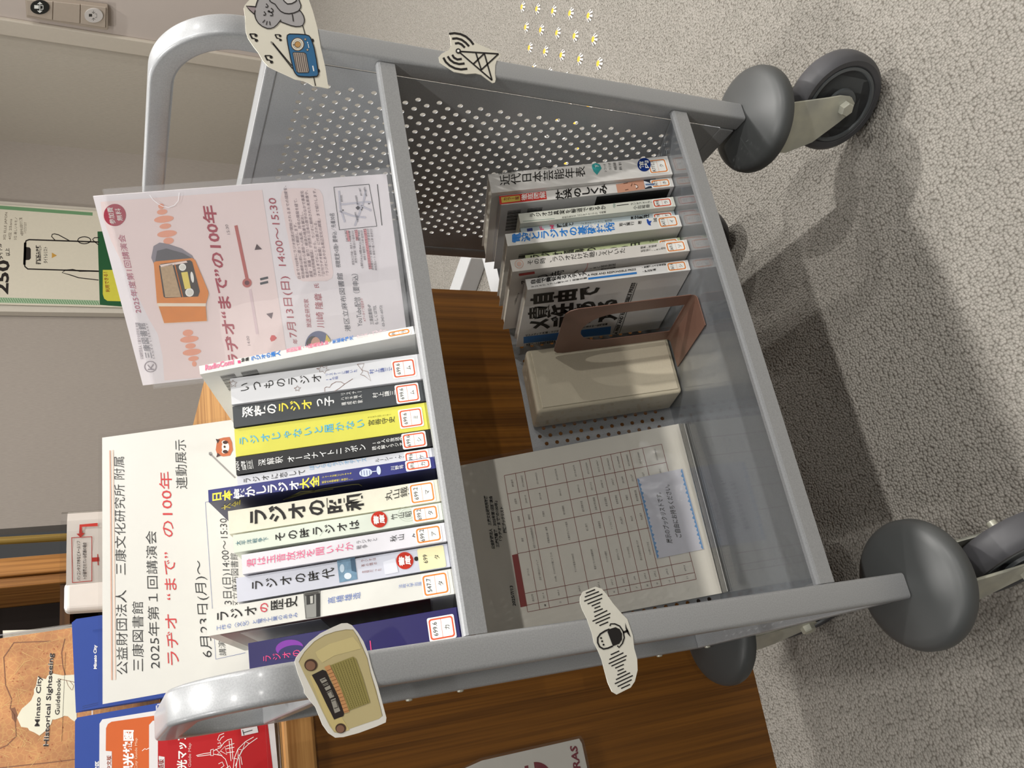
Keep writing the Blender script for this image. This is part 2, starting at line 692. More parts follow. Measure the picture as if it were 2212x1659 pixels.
for k in range(46):
    x = -30 + k * 5.3
    y = 641.3 + (x + 60) * 0.031
    b.stroke(pp, [(x, y), (x + 6, y + 9.4)], 2.0, gm, 2)
b.poly(pp, [(210.6, 500), (300, 500), (300, 665), (215.6, 658.6)], gd, 1)
b.poly(pp, [(222, 583), (300, 583), (300, 652), (232, 650), (225, 645), (222, 635)], ink('#d9d34a', 0.5), 2)
b.row(pp, (238, 631), (232, 588), 9, '利用できる！', ink('#8f4a1c', 0.5), 3, 0.02)
b.row(pp, (19.5, 636), (22.8, 562), 33, '250', dk, 2, 0.03)
b.row(pp, (22, 553), (20, 536), 9, '以上', dk, 2, 0.02)
b.row(pp, (7, 560), (4, 526), 11, 'タイトル', dk, 2, 0.03)
for p0, p1, tx in (((12.6, 518), (16.5, 459), '3位 ELLE JAPON'), ((24, 518), (26.6, 473), '4位 25ans'), ((36, 518), (38, 470), '5位 美しいキモノ'), ((51, 509), (48, 470), '※最新号は館内でご覧'), ((57, 504), (58, 480), 'いただけます')):
    b.row(pp, p0, p1, 6.5, tx, ink('#5a4a3c', 0.5), 2)
b.stroke(pp, [(214, 522.8), (63, 517.7), (56.5, 520), (54, 527)], 3.0, dk, 2)
b.stroke(pp, [(54, 526), (52.2, 568), (54, 576), (60, 581), (214, 586)], 3.0, dk, 2)
b.poly(pp, [(53, 533), (64, 534.5), (66.5, 538), (66.5, 558), (63, 561.5), (52.5, 562)], dk, 2)
b.stroke(pp, [(54.5, 524), (52.8, 572)], 5.5, dk, 2)
b.row(pp, (88.6, 571), (88.6, 529.6), 11, '雑誌読み放題', dk, 2, 0.03)
b.row(pp, (103, 568.4), (103, 533.4), 9, 'タイトルリスト', dk, 2, 0.02)
b.poly(pp, [(112, 545.6), (123, 552), (112, 557.5)], ink('#c99a45', 0.5), 2)
b.stroke(pp, [(119, 519), (111.5, 511), (113, 506), (118, 505), (127, 507.5), (150, 520)], 2.0, dk, 2)
b.stroke(pp, [(182 + 14 * math.cos(t), 519 + 7.5 * math.sin(t)) for t in [k * 0.4 for k in range(16)]], 2.0, dk, 2, closed=True)
b.stroke(pp, [(214, 513), (204, 513.5), (200, 517), (204, 522), (213, 529)], 2.0, dk, 2)
b.stroke(pp, [(213, 605), (170, 600), (152, 594), (134, 589), (141, 583.5), (157, 582), (172, 586), (212, 585.5)], 2.0, dk, 2)
b.build('printed_sheet', root)

# ---- tactile warning studs let into the carpet (square grid, 59 mm)
yel, wht, drk = ink('#e2b33c', 0.4), ink('#f4f2ec', 0.35), ink('#6d675f', 0.6)
b = MB()
b.lathe([(0.0, 0.0048), (0.0055, 0.0048), (0.0062, 0.004)], yel, n=14)
b.lathe([(0.0062, 0.004), (0.0115, 0.0002)], drk, n=24)
for k in range(8):
    t = k * math.pi / 4
    u, v = Vector((math.cos(t), math.sin(t), 0)), Vector((-math.sin(t), math.cos(t), 0))
    q = [u * 0.0058 + v * 0.0013, u * 0.0058 - v * 0.0013, u * 0.0120 - v * 0.0024, u * 0.0120 + v * 0.0024]
    b.add([p + Vector((0, 0, z)) for p, z in zip(q, (0.0050, 0.0050, 0.0009, 0.0009))], [(0, 1, 2, 3)], wht)
S0, SI, SJ = Vector((1.5015, 0.6822, 0)), Vector((-0.0583, 0.0050, 0)), Vector((-0.0050, -0.0610, 0))
proto = None
for i in range(-1, 9):
    for j in range(5):
        p = S0 + SI * i + SJ * j
        if proto is None:
            o = proto = b.build('tactile_stud', origin=(0, 0, 0))
        else:
            o = proto.copy()
            C.objects.link(o)
        o.location = p
        tag(o, 'small round tactile floor stud with yellow centre and white petals on carpet', 'floor stud', 'tactile studs on the carpet')

# ================================================================== BACKGROUND FURNITURE
wood_front = wood('counter_front_veneer', '#52310c', '#7f5119', 'Z', fine=1.5)
wood_top = wood('counter_top_board', '#8f6030', '#bb8c52', 'X')
CA = Vector((-0.0274, 0.4991, 0))
CE = Vector((0.999, -0.0455, 0)).normalized()
CN = Vector((0.0455, 0.999, 0)).normalized()      # away from the viewer


def cp(al, dp, z):
    return CA + CE * al + CN * dp + Vector((0, 0, z))


def cbox(b, a0, a1, d0, d1, z0, z1, mat):
    return b.hexa([cp(a0, d0, z0), cp(a1, d0, z0), cp(a1, d1, z0), cp(a0, d1, z0), cp(a0, d0, z1), cp(a1, d0, z1), cp(a1, d1, z1), cp(a0, d1, z1)], mat)


root = thing('counter', cp(-0.2, 0.3, 0), 'low wooden service counter with dark front panel and light top behind the book cart', 'counter')
cbox(MB(), -1.3, 0.742, -0.004, 1.02, 0.6715, 0.709, wood_top).build('counter_top', root, bevel=0.004)
cbox(MB(), -1.3, 0.622, 0.0, 0.03, 0.0, 0.6715, wood_front).build('front_panel', root)
cbox(MB(), 0.592, 0.622, 0.03, 0.60, 0.0, 0.6715, wood_front).build('side_panel', root)

# notice fixed to the counter front (only its corner is in view)
pl = Plane(cp(0, -0.004, 0), -CN)
root = thing('counter_notice', pl.at((1140, 1665)), 'white laminated notice with dark red lettering on the front of the wooden counter', 'notice')
b = MB()
b.sheet(pl, [(985, 1668), (1041, 1643), (1251, 1595.5), (1257, 1606), (1290, 1760), (1050, 1815)], ink('#d6d4cd', 0.35, spec=0.5), 0.0005)
mar = ink('#7a1d33', 0.5)
ring = [(1158 + 34 * math.cos(t), 1680 + 34 * math.sin(t)) for t in [-1.72 + k * 0.16 for k in range(22)]]
ring += [(1158 + 21 * math.cos(t), 1680 + 21 * math.sin(t)) for t in [-1.72 + k * 0.16 for k in range(21, -1, -1)]]
b.poly(pl, ring, mar, 2)
b.poly(pl, [(1133, 1655), (1141, 1653), (1143, 1676), (1135, 1678)], mar, 2)
b.row(pl, (1262, 1700), (1247.5, 1611), 19, 'OPRAS', mar, 2, 0.03)
b.build('printed_sheet', root)
MB().sheet(Plane(cp(0, -0.0047, 0), -CN), [(980, 1668), (1038, 1637), (1254, 1589), (1262, 1600), (1296, 1762), (1050, 1820)], clear('laminate_film', gloss=0.8), 0.0002).build('laminate_film', root)

# bookcase and pole far behind
root = thing('bookcase', (0.2, 3.0, 0), 'tall open bookcase with orange-brown wooden uprights and a dark interior behind the counter', 'bookcase')
shw = wood('bookcase_upright', '#8a5a2a', '#c08748', 'Z')
dkw = ink('#1a0f08', 0.7)
MB().box((0.675, 2.60, 0), (0.735, 3.0, 1.7), shw).build('upright', root, bevel=0.003)
MB().box((0.640, 2.62, 0), (0.673, 3.0, 1.7), shw).build('upright', root, bevel=0.003)
MB().box((-0.75, 2.96, 0), (0.638, 3.0, 1.7), dkw).build('back_panel', root)
for z in (0.06, 0.52, 1.02, 1.62):
    MB().box((-0.75, 2.64, z), (0.638, 2.958, z + 0.03), wood('bookcase_shelf', '#3a2410', '#5d3c1b', 'X') if z == 0.06 else bpy.data.materials['bookcase_shelf']).build('shelf', root)
MB().box((-0.79, 2.62, 0), (-0.752, 3.0, 1.7), shw).build('upright', root)
b = MB()
b.lathe([(0.013, 0), (0.0135, 0.6), (0.012, 1.5)], wood('pole_bamboo', '#6a5320', '#9a7f3c', 'Z'), o=(0.742, 2.50, 0), ax=(0.022, 0, 1), n=18)
tag(b.build('wooden_pole'), 'slim bare bamboo-coloured pole standing upright beside the dark bookcase', 'pole')

# white device on the counter
root = thing('desk_device', (0.272, 1.0, 0.709), 'white rounded desk device with a black stand on the counter behind the big white sign', 'device')
b = MB()
b.hexa([(0.245, 0.985, 0.86), (0.303, 0.985, 0.86), (0.303, 1.02, 0.86), (0.245, 1.02, 0.86), (0.250, 0.985, 0.963), (0.298, 0.985, 0.963), (0.298, 1.02, 0.963), (0.250, 1.02, 0.963)], ink('#dcdad6', 0.35))
b.build('head', root, bevel=0.008, seg=4)
MB().box((0.235, 0.984, 0.7095), (0.303, 1.03, 0.858), ink('#17181a', 0.4)).build('stand', root, bevel=0.004)

# bent notice in a clear holder
root = thing('bent_notice_stand', (0.32, 0.82, 0.709), 'small bent notice with red boxed text in a clear stand behind the white sign', 'notice')
cx = [(0.2545, 0.800), (0.300, 0.797), (0.335, 0.797), (0.352, 0.800), (0.366, 0.812), (0.374, 0.830)]
acr = clear('acrylic', tint=(0.97, 0.975, 0.98), gloss=1.0)
b = MB()
z0, z1 = 0.712, 0.952
for th, mat, za, zb_, nm in ((0.0, ink('#d9d4cd', 0.45), z0, z1, 'paper'), (-0.0025, acr, 0.7095, 0.9605, 'acrylic_sleeve')):
    b = MB()
    n = len(cx)
    vs = [(x, y + th, za) for x, y in cx] + [(x, y + th, zb_) for x, y in cx]
    vs += [(x + 0.0003, y + th + 0.0006, za) for x, y in cx] + [(x + 0.0003, y + th + 0.0006, zb_) for x, y in cx]
    fs = []
    for i in range(n - 1):
        fs += [(i, i + 1, n + i + 1, n + i), (2 * n + i, 3 * n + i, 3 * n + i + 1, 2 * n + i + 1), (n + i, n + i + 1, 3 * n + i + 1, 3 * n + i)]
    fs += [(0, n, 3 * n, 2 * n), (n - 1, 3 * n - 1, 4 * n - 1, 2 * n - 1)]
    b.add(vs, fs, mat)
    if nm == 'paper':
        pl = Plane((0.300, 0.797, 0), (-0.002, -0.045, 0))
        rd, bk = ink('#b8352c', 0.5), ink('#3a2f2b', 0.5)
        b.stroke(pl, [(154.8, 1161.4), (198.3, 1159.3), (198.3, 1254.8), (156.3, 1258.4)], 2.0, rd, 1, closed=True)
        b.row(pl, (174, 1254), (173.4, 1168.7), 8, 'パソコンやスマホなどメールソフ', bk, 2, 0.01)
        b.row(pl, (187, 1250.4), (186.7, 1171.6), 8, 'トが搭載されている機器の場合', bk, 2, 0.01)
        b.stroke(pl, [(211, 1133), (174.4, 1135.6), (174.4, 1152)], 7.0, rd, 1)
        b.poly(pl, [(165, 1153), (183, 1151), (174, 1161)], rd, 1)
        b.stroke(pl, [(198, 1209), (214, 1208)], 9.0, rd, 1)
        b.stroke(pl, [(211, 1197), (212, 1221)], 2.0, rd, 1)
    b.build(nm, root)

# grey rails lying on the carpet, seen through the cart under its upper shelf
fl = Plane((0, 0, 0.05), (0, 0, 1))
gmt = ink('#c2c4c6', 0.4, metal=0.2)
for q, lb in (([(995, 553), (1017, 557), (991, 632), (969, 629)], 'light grey metal bar on the carpet seen under the upper shelf, nearer the side panel'), ([(1040, 556), (1082, 556), (1086, 634), (1060, 634)], 'light grey metal bar on the carpet partly hidden behind the lower shelf books')):
    tag(MB().sheet(fl, q, gmt, 0.05).build('metal_bar', bevel=0.003), lb, 'metal bar')

# ================================================================== BROCHURE RACK ON THE COUNTER
def rk(dp, z, tilt=0.20):
    """a leaning pocket plane: dp metres behind the counter edge at the counter top, tilting back"""
    return Plane(cp(0, dp, 0.709), -CN + Vector((0, 0, tilt)))


root = thing('brochure_rack', cp(0.03, 0.06, 0.709), 'clear acrylic tiered brochure rack standing on the counter beside the cart', 'rack')


def tier(al0, al1, dp, h0, h1, th, mat=acr):
    """a clear plate leaning back with the pockets"""
    q = []
    for h in (h0, h1):
        d = dp + h * 0.2
        z = 0.7128 + h
        q += [cp(al0, d, z), cp(al1, d, z), cp(al1, d + th, z), cp(al0, d + th, z)]
    return MB().hexa(q, mat)


edge_glint = clear('acrylic_edge_highlight', tint=(0.9, 0.9, 0.95), gloss=3.0, rough=0.12, haze=0.4)  # whitish haze paints in the bright reflection along the acrylic edges
tier(-0.30, 0.075, 0.006, 0.0, 0.014, 0.002).build('front_lip', root, bevel=0.0005)
for dp, h, a1 in ((0.034, 0.13, 0.075), (0.070, 0.20, 0.175), (0.122, 0.31, 0.192)):
    tp = tier(-0.30, a1, dp, 0.0, h, 0.002).build('tier_plate', root, bevel=0.0005)
    ed = tier(a1, a1 + 0.0015, dp, 0.0, h, 0.0022, edge_glint)
    q = tier(-0.30, a1, dp, h, h + 0.0015, 0.0022, edge_glint)
    ed.add(q.v, q.f, edge_glint)
    ed.build('edge_highlight', tp)
    if a1 > 0.1:
        s0, s1 = dp, dp + h * 0.2
        MB().hexa([cp(a1 - 0.002, s0 - 0.030, 0.7128), cp(a1, s0 - 0.030, 0.7128), cp(a1, s0 - 0.0005, 0.7128), cp(a1 - 0.002, s0 - 0.0005, 0.7128), cp(a1 - 0.002, s1 - 0.022, 0.7128 + h), cp(a1, s1 - 0.022, 0.7128 + h), cp(a1, s1 - 0.0005, 0.7128 + h), cp(a1 - 0.002, s1 - 0.0005, 0.7128 + h)], acr).build('side_wall', root, bevel=0.0005)
b = MB()
cbox(b, -0.30, 0.192, 0.004, 0.20, 0.7092, 0.7126, acr)
b.build('base_plate', root)

blue = ink('#1c3f93', 0.38, spec=0.4)
wpr = ink('#dcdada', 0.42)
wi = ink('#f4f2ee', 0.4)
# red city map brochure, front tier
root = thing('city_map_brochure', rk(0.018, 0).at((600, 1640)), 'red city map brochure with a white tower drawing in front tier of the rack', 'brochure', 'city brochures in the acrylic rack')
pl = rk(0.018, 0)
b = MB()
b.sheet(pl, [(322, 1720), (322, 1566), (330, 1557), (584, 1535), (592, 1560), (606, 1720)], wpr, 0.004)
red = ink('#b3161c', 0.42, spec=0.3)
b.poly(pl, [(341, 1720), (341, 1600), (346, 1576), (560, 1543), (577, 1553), (596, 1720)], red, 1)
b.row(pl, (404, 1682), (402, 1581), 20, '観光マップ', wi, 2, 0.03)
b.row(pl, (414, 1718), (413, 1605), 8, 'Minato City Guide Map', ink('#e7b6b0', 0.4), 2)
b.poly(pl, [(343, 1633), (355.5, 1635), (355.5, 1720), (341, 1720)], wpr, 2)
b.row(pl, (353.5, 1684), (353.5, 1640), 11, '日本語版', ink('#8a2f28', 0.5), 3, 0.02)
ln = [[(424, 1632), (440, 1628), (455, 1626)], [(426, 1634), (456, 1630)], [(455, 1620), (461, 1618), (461, 1632), (455, 1632), (455, 1620)],
      [(461, 1622), (476, 1615), (484, 1604), (492, 1598), (500, 1596)], [(461, 1629), (478, 1632), (487, 1640), (492, 1655), (494, 1672)],
      [(466, 1618), (480, 1632), (470, 1629), (486, 1612), (490, 1630), (476, 1622)], [(500, 1596), (503, 1640)], [(495, 1600), (499, 1644)],
      [(504, 1660), (506, 1638), (514, 1618), (530, 1602), (548, 1592)], [(509, 1672), (512, 1644), (522, 1622), (536, 1608), (556, 1594)],
      [(506, 1638), (514, 1640), (514, 1618), (524, 1620), (530, 1602), (538, 1606)], [(514, 1640), (508, 1655)], [(524, 1620), (512, 1644)],
      [(484, 1590), (478, 1594), (474, 1601), (470, 1598), (474, 1588), (484, 1584)], [(470, 1606), (476, 1604), (478, 1610), (470, 1614)],
      [(488, 1612), (506, 1606)], [(488, 1618), (506, 1614)], [(490, 1626), (506, 1624)], [(520, 1634), (523, 1652)], [(516, 1630), (519, 1662)],
      [(472, 1650), (480, 1646), (484, 1654), (476, 1660)], [(488, 1660), (496, 1654), (500, 1664)]]
for q in ln:
    b.stroke(pl, q, 1.3, wi, 2)
b.poly(pl, [(520, 1573), (555, 1567), (558, 1582), (522, 1590)], wpr, 4)
b.stroke(pl, [(524, 1577), (527, 1588)], 1.6, ks, 5)
b.stroke(pl, [(525.5, 1583), (545, 1577)], 1.6, ks, 5)
b.build('cover_sheet', root)
# blue-and-orange one behind it
pl = rk(0.050, 0)
root = thing('city_map_brochure', pl.at((345, 1640)), 'blue and orange city map brochure with white Chinese lettering in the second rack tier', 'brochure', 'city brochures in the acrylic rack')
b = MB()
b.sheet(pl, [(161, 1720), (162, 1557), (167, 1550), (430, 1503), (470, 1720)], blue, 0.005)
b.poly(pl, [(214, 1720), (215, 1563), (221, 1554), (430, 1520), (470, 1720)], wpr, 1)
b.poly(pl, [(227, 1720), (229, 1573), (233, 1564), (241, 1559), (430, 1532), (470, 1720)], ink('#c9602a', 0.42, spec=0.3), 2)
b.row(pl, (288, 1680), (288, 1577), 21, '观光地图', wi, 3, 0.04)
b.row(pl, (297, 1694), (297, 1594), 7, 'Minato City Guide Map', ink('#eec9a8', 0.4), 3)
b.poly(pl, [(228, 1622), (241.5, 1623), (241.5, 1720), (226, 1720)], wpr, 3)
b.row(pl, (240, 1664), (240, 1632), 9, '中文版', ink('#93432a', 0.5), 4, 0.02)
b.row(pl, (213.5, 1668), (213.5, 1644), 8, '港区', wi, 2, 0.03)
b.stroke(pl, [(307, 1622), (313, 1617), (316, 1619), (322, 1616)], 1.4, wi, 3)
b.build('cover_sheet', root)
# blue pile in the right-hand column
for k, (dz, lbl) in enumerate(((0.0, 'glossy blue city map brochure in front of its pile behind the white sign'), (0.006, 'glossy blue city map brochure at the back of the pile behind the white sign'))):
    pl = rk(0.052 + dz, 0)
    root = thing('city_map_brochure', pl.at((330, 1420)), lbl, 'brochure', 'city brochures in the acrylic rack')
    b = MB()
    if k == 0:
        b.sheet(pl, [(166, 1537), (160, 1346), (170, 1340), (430, 1300), (450, 1490)], blue, 0.004)
        b.row(pl, (209.5, 1445), (209, 1393), 8, 'Minato City', wi, 2, 0.03)
        b.stroke(pl, [(178, 1530), (212, 1522)], 0.8, ink('#0e2763', 0.3), 1)
        b.stroke(pl, [(178, 1526), (212, 1518)], 0.8, ink('#0e2763', 0.3), 1)
    else:
        b.sheet(pl, [(164, 1540), (155, 1345), (165, 1337), (430, 1297), (450, 1493)], blue, 0.003)
    b.build('cover_sheet', root)
# brown guidebook, rear tier
pl = rk(0.095, 0)
root = thing('guidebook', pl.at((200, 1560)), 'tan sightseeing guidebook with an old-map cover in the rear tier of the rack', 'brochure', 'city brochures in the acrylic rack')
m, N, L, bs = base_mat('old_map_print')
tc = N.new('ShaderNodeTexCoord')
vo = N.new('ShaderNodeTexVoronoi')
vo.feature = 'DISTANCE_TO_EDGE'
vo.inputs['Scale'].default_value = 150
nz = N.new('ShaderNodeTexNoise')
nz.inputs['Scale'].default_value = 26
nz.inputs['Detail'].default_value = 5
r1 = N.new('ShaderNodeValToRGB')
r1.color_ramp.elements[0].position = 0.02
r1.color_ramp.elements[0].color = srgb('#c9965a') + (1,)
r1.color_ramp.elements[1].position = 0.08
r1.color_ramp.elements[1].color = srgb('#bf8450') + (1,)
r2 = N.new('ShaderNodeValToRGB')
r2.color_ramp.elements[0].position = 0.35
r2.color_ramp.elements[0].color = (0.72, 0.68, 0.64, 1)
r2.color_ramp.elements[1].position = 0.6
r2.color_ramp.elements[1].color = (1.05, 1.05, 1.05, 1)
mu = N.new('ShaderNodeMix')
mu.data_type = 'RGBA'
mu.blend_type = 'MULTIPLY'
mu.inputs[0].default_value = 1
for a_, c_ in ((tc.outputs['Object'], vo.inputs['Vector']), (tc.outputs['Object'], nz.inputs['Vector']), (vo.outputs['Distance'], r1.inputs[0]), (nz.outputs['Fac'], r2.inputs[0]), (r1.outputs[0], mu.inputs[6]), (r2.outputs[0], mu.inputs[7]), (mu.outputs[2], bs.inputs['Base Color'])):
    L.new(a_, c_)
bs.inputs['Roughness'].default_value = 0.4
b = MB()
b.sheet(pl, [(-60, 1388), (156, 1356), (330, 1340), (360, 1720), (-60, 1720)], m, 0.008)
brn = ink('#7d5238', 0.5)
for q in ([(110, 1385), (30, 1388), (8, 1420), (12, 1480), (25, 1510), (22, 1530), (32, 1545), (35, 1590), (15, 1610), (-20, 1625)],
          [(165, 1640), (100, 1648), (60, 1652), (-10, 1660)], [(140, 1380), (133, 1410), (136, 1440), (142, 1462)]):
    b.stroke(pl, q, 2.2, brn, 1)
b.poly(pl, [(24, 1530), (32, 1528), (38, 1545), (34, 1562), (26, 1552)], brn, 1)
rnd = random.Random(3)
for k in range(70):
    x, y = rnd.uniform(2, 150), rnd.uniform(1395, 1650)
    b.ell(pl, (x, y), rnd.uniform(0.9, 2.2), rnd.uniform(0.9, 2.2), ink('#a8643c', 0.5), 1, n=8)
for k in range(26):
    x, y = rnd.uniform(2, 120), rnd.uniform(1395, 1650)
    q = [(x, y), (x + rnd.uniform(-30, 30), y + rnd.uniform(-14, 14)), (x + rnd.uniform(-45, 45), y + rnd.uniform(-40, 40))]
    b.stroke(pl, q, 0.9, ink('#d9b473', 0.5), 1)
c2 = lambda q: [(x / 5.04, 1330 + y / 5.04) for x, y in q]
b.poly(pl, c2([(185, 1110), (215, 1050), (240, 1010), (300, 960), (340, 920), (370, 850), (370, 800), (390, 770), (410, 670), (500, 690), (520, 650), (580, 630), (680, 650), (830, 640), (835, 1150), (810, 1150), (770, 1125), (740, 1095), (700, 1090), (660, 1110), (600, 1130), (570, 1130), (555, 1180), (500, 1250), (430, 1305), (370, 1270), (320, 1250), (300, 1220), (230, 1210)]), ink('#dcd9c4', 0.45), 2)
sk = ink('#1f1a18', 0.5)
b.row(pl, (86, 1569), (90, 1460), 13, 'Minato City', ink('#f0ebdc', 0.5), 3, 0.03)
b.row(pl, (86, 1569), (90, 1460), 13, 'Minato City', sk, 4, 0.012)
b.row(pl, (105, 1612), (116, 1411), 13, 'Historical Sightseeing', ink('#f0ebdc', 0.5), 3, 0.04)
b.row(pl, (105, 1612), (116, 1411), 13, 'Historical Sightseeing', sk, 4, 0.018)
b.row(pl, (129, 1544), (132, 1466), 12, 'Guidebook', sk, 4, 0.008)
b.stroke(pl, c2([(672, 1370), (712, 400)]), 0.6, sk, 3)
b.stroke(pl, c2([(630, 685), (815, 725)]), 1.0, brn, 3)
b.stroke(pl, c2([(720, 700), (740, 760), (780, 810)]), 0.8, brn, 3)
b.stroke(pl, c2([(760, 710), (800, 760), (790, 810)]), 0.8, brn, 3)
b.build('cover_sheet', root)
# leaflet standing in the clear pocket behind the guidebook
pl = rk(0.125, 0)
root = thing('leaflet', pl.at((140, 1372)), 'cream leaflet showing its edge in the clear pocket behind the tan guidebook', 'leaflet')
b = MB()
b.sheet(pl, [(6, 1362), (78, 1360), (200, 1350), (220, 1480), (6, 1500)], ink('#d9d4c5', 0.5), 0.0006)
b.row(pl, (17, 1373), (17, 1369), 5, '港', ink('#8a857a', 0.5), 1)
b.row(pl, (28, 1373), (28, 1369), 5, '区', ink('#8a857a', 0.5), 1)
b.build('printed_sheet', root)

# ================================================================== THE BOOK CART
W, T, TD, D = 0.600, 0.0249, 0.0225, 0.348
ZB, ZU, ZL, SY = 0.1959, 0.6546, 0.3016, 0.0048
ZTOP, RAD = 0.8575, 0.079
TH = R_(19.0)
AV = Vector((0, math.cos(TH), -math.sin(TH)))    # shelf depth, sloping down to the back
HV = Vector((0, math.sin(TH), math.cos(TH)))     # shelf height, leaning back
ORG = {'U': Vector((0, SY, ZU)), 'L': Vector((0, SY, ZL))}
AJ, HB = 0.280, 0.193                            # depth of the base, height of the back plate


def P3(w_, x, a, h):
    return ORG[w_] + Vector((x, 0, 0)) + AV * a + HV * h


silver = silver_paint()
cart = thing('book_cart', (0.3, 0.17, 0), 'silver-grey steel book cart with two sloping shelves and perforated side panels on casters', 'book cart')

# ---- end frames: bent rectangular tube, each one an upside-down U
yc0, yc1 = TD / 2, D - TD / 2
zc, rc = ZTOP - TD / 2, RAD - TD / 2
for x0, x1 in ((0.0, T), (W - T, W)):
    path, tang = [], []
    path.append((yc0, ZB)); tang.append(math.pi / 2)
    for k in range(25):
        t = math.pi - k * math.pi / 2 / 24
        path.append((yc0 + rc + rc * math.cos(t), zc - rc + rc * math.sin(t))); tang.append(t - math.pi / 2)
    for k in range(25):
        t = math.pi / 2 - k * math.pi / 2 / 24
        path.append((yc1 - rc + rc * math.cos(t), zc - rc + rc * math.sin(t))); tang.append(t - math.pi / 2)
    path.append((yc1, ZB)); tang.append(-math.pi / 2)

    def sec(i, x0=x0, x1=x1):
        nrm = Vector((0, -math.sin(tang[i]), math.cos(tang[i])))
        ce = Vector(((x0 + x1) / 2, path[i][0], path[i][1]))
        hx, hn, r = (x1 - x0) / 2, TD / 2, 0.0034
        out = []
        for cx_, cn_, t0 in ((hx - r, hn - r, 0), (-hx + r, hn - r, 90), (-hx + r, -hn + r, 180), (hx - r, -hn + r, 270)):
            for t in (0, 30, 60, 90):
                out.append(ce + Vector((cx_ + r * math.cos(R_(t0 + t)), 0, 0)) + nrm * (cn_ + r * math.sin(R_(t0 + t))))
        return out
    b = MB()
    b.sweep([(0, 0, 0)] * len(path), sec, silver, smooth=True)
    fr = b.build('end_frame', cart)
    for z0, z1, nm in ((0.7443, 0.7557, 'top_rail'), (ZB + 0.001, 0.2185, 'bottom_rail')):
        MB().box((x0, TD, z0), (x1, D - TD, z1), silver).build(nm, cart, bevel=0.0015)
    if x0 == 0.0:
        for y, z in ((0.337, 0.60), (0.337, 0.54), (0.337, 0.27), (0.320, 0.207)):
            MB().lathe([(0.004, 0.0), (0.0035, 0.0016), (0.0015, 0.0022)], zinc(), o=(0, y, z), ax=(-1, 0, 0), n=14).build('screw', cart)


def perforated(fn, u0, u1, v0, v1, rows, r, th, mat):
    """sheet with real round holes.  fn(u, v, d) -> point, rows: (v, pitch_v, first_u, pitch_u, count)"""
    b = MB()

    def quad(ua, ub, va, vb):
        if ub - ua < 1e-6 or vb - va < 1e-6:
            return
        b.add([fn(ua, va, 0), fn(ub, va, 0), fn(ub, vb, 0), fn(ua, vb, 0)], [(0, 1, 2, 3)], mat)
        b.add([fn(ua, va, th), fn(ub, va, th), fn(ub, vb, th), fn(ua, vb, th)], [(3, 2, 1, 0)], mat)
    rows = sorted(rows)
    quad(u0, u1, v0, rows[0][0] - rows[0][1] / 2)
    for v, pv, fu, pu, cnt in rows:
        va, vb = v - pv / 2, v + pv / 2
        quad(u0, fu - pu / 2, va, vb)
        quad(fu + pu * (cnt - 0.5), u1, va, vb)
        for i in range(cnt):
            cu = fu + i * pu
            vs = []
            for d in (0, th):
                for k in range(16):
                    t = math.pi / 4 + k * math.pi / 8
                    vs.append(fn(cu + r * math.cos(t), v + r * math.sin(t), d))
                for k in range(16):
                    q, s_ = divmod(k, 4)
                    f = s_ / 4
                    cn = ((pu / 2, pv / 2), (-pu / 2, pv / 2), (-pu / 2, -pv / 2), (pu / 2, -pv / 2))
                    a_, c_ = cn[q], cn[(q + 1) % 4]
                    vs.append(fn(cu + a_[0] + (c_[0] - a_[0]) * f, v + a_[1] + (c_[1] - a_[1]) * f, d))
            fs = []
            for k in range(16):
                j = (k + 1) % 16
                fs += [(k, 16 + k, 16 + j, j), (32 + j, 48 + j, 48 + k, 32 + k), (k, j, 32 + j, 32 + k)]
            b.add(vs, fs, mat)
    quad(u0, u1, rows[-1][0] + rows[-1][1] / 2, v1)
    for ua, va, ub, vb in ((u0, v0, u1, v0), (u1, v0, u1, v1), (u1, v1, u0, v1), (u0, v1, u0, v0)):
        b.add([fn(ua, va, 0), fn(ub, vb, 0), fn(ub, vb, th), fn(ua, va, th)], [(0, 1, 2, 3)], mat)
    return b


# ---- side panels (holes 14.2 mm apart in staggered rows)
rows = []
for j in range(-10, 31):
    v = 0.5977 - 0.01194 * j
    if j % 2 == 0:
        rows.append((v, 0.01194, 0.0501, 0.0142, 18))
    else:
        rows.append((v, 0.01194, 0.0572, 0.0142, 17))
for side in (0, 1):
    xs = W - T + 0.0006 if side else T - 0.0006
    sg = 1 if side else -1
    perforated(lambda u, v, d: Vector((xs + sg * d, u, v)), TD + 0.0003, D - TD - 0.0003, 0.2187, 0.7441, rows, 0.0030, 0.0011, silver).build('side_panel', cart)

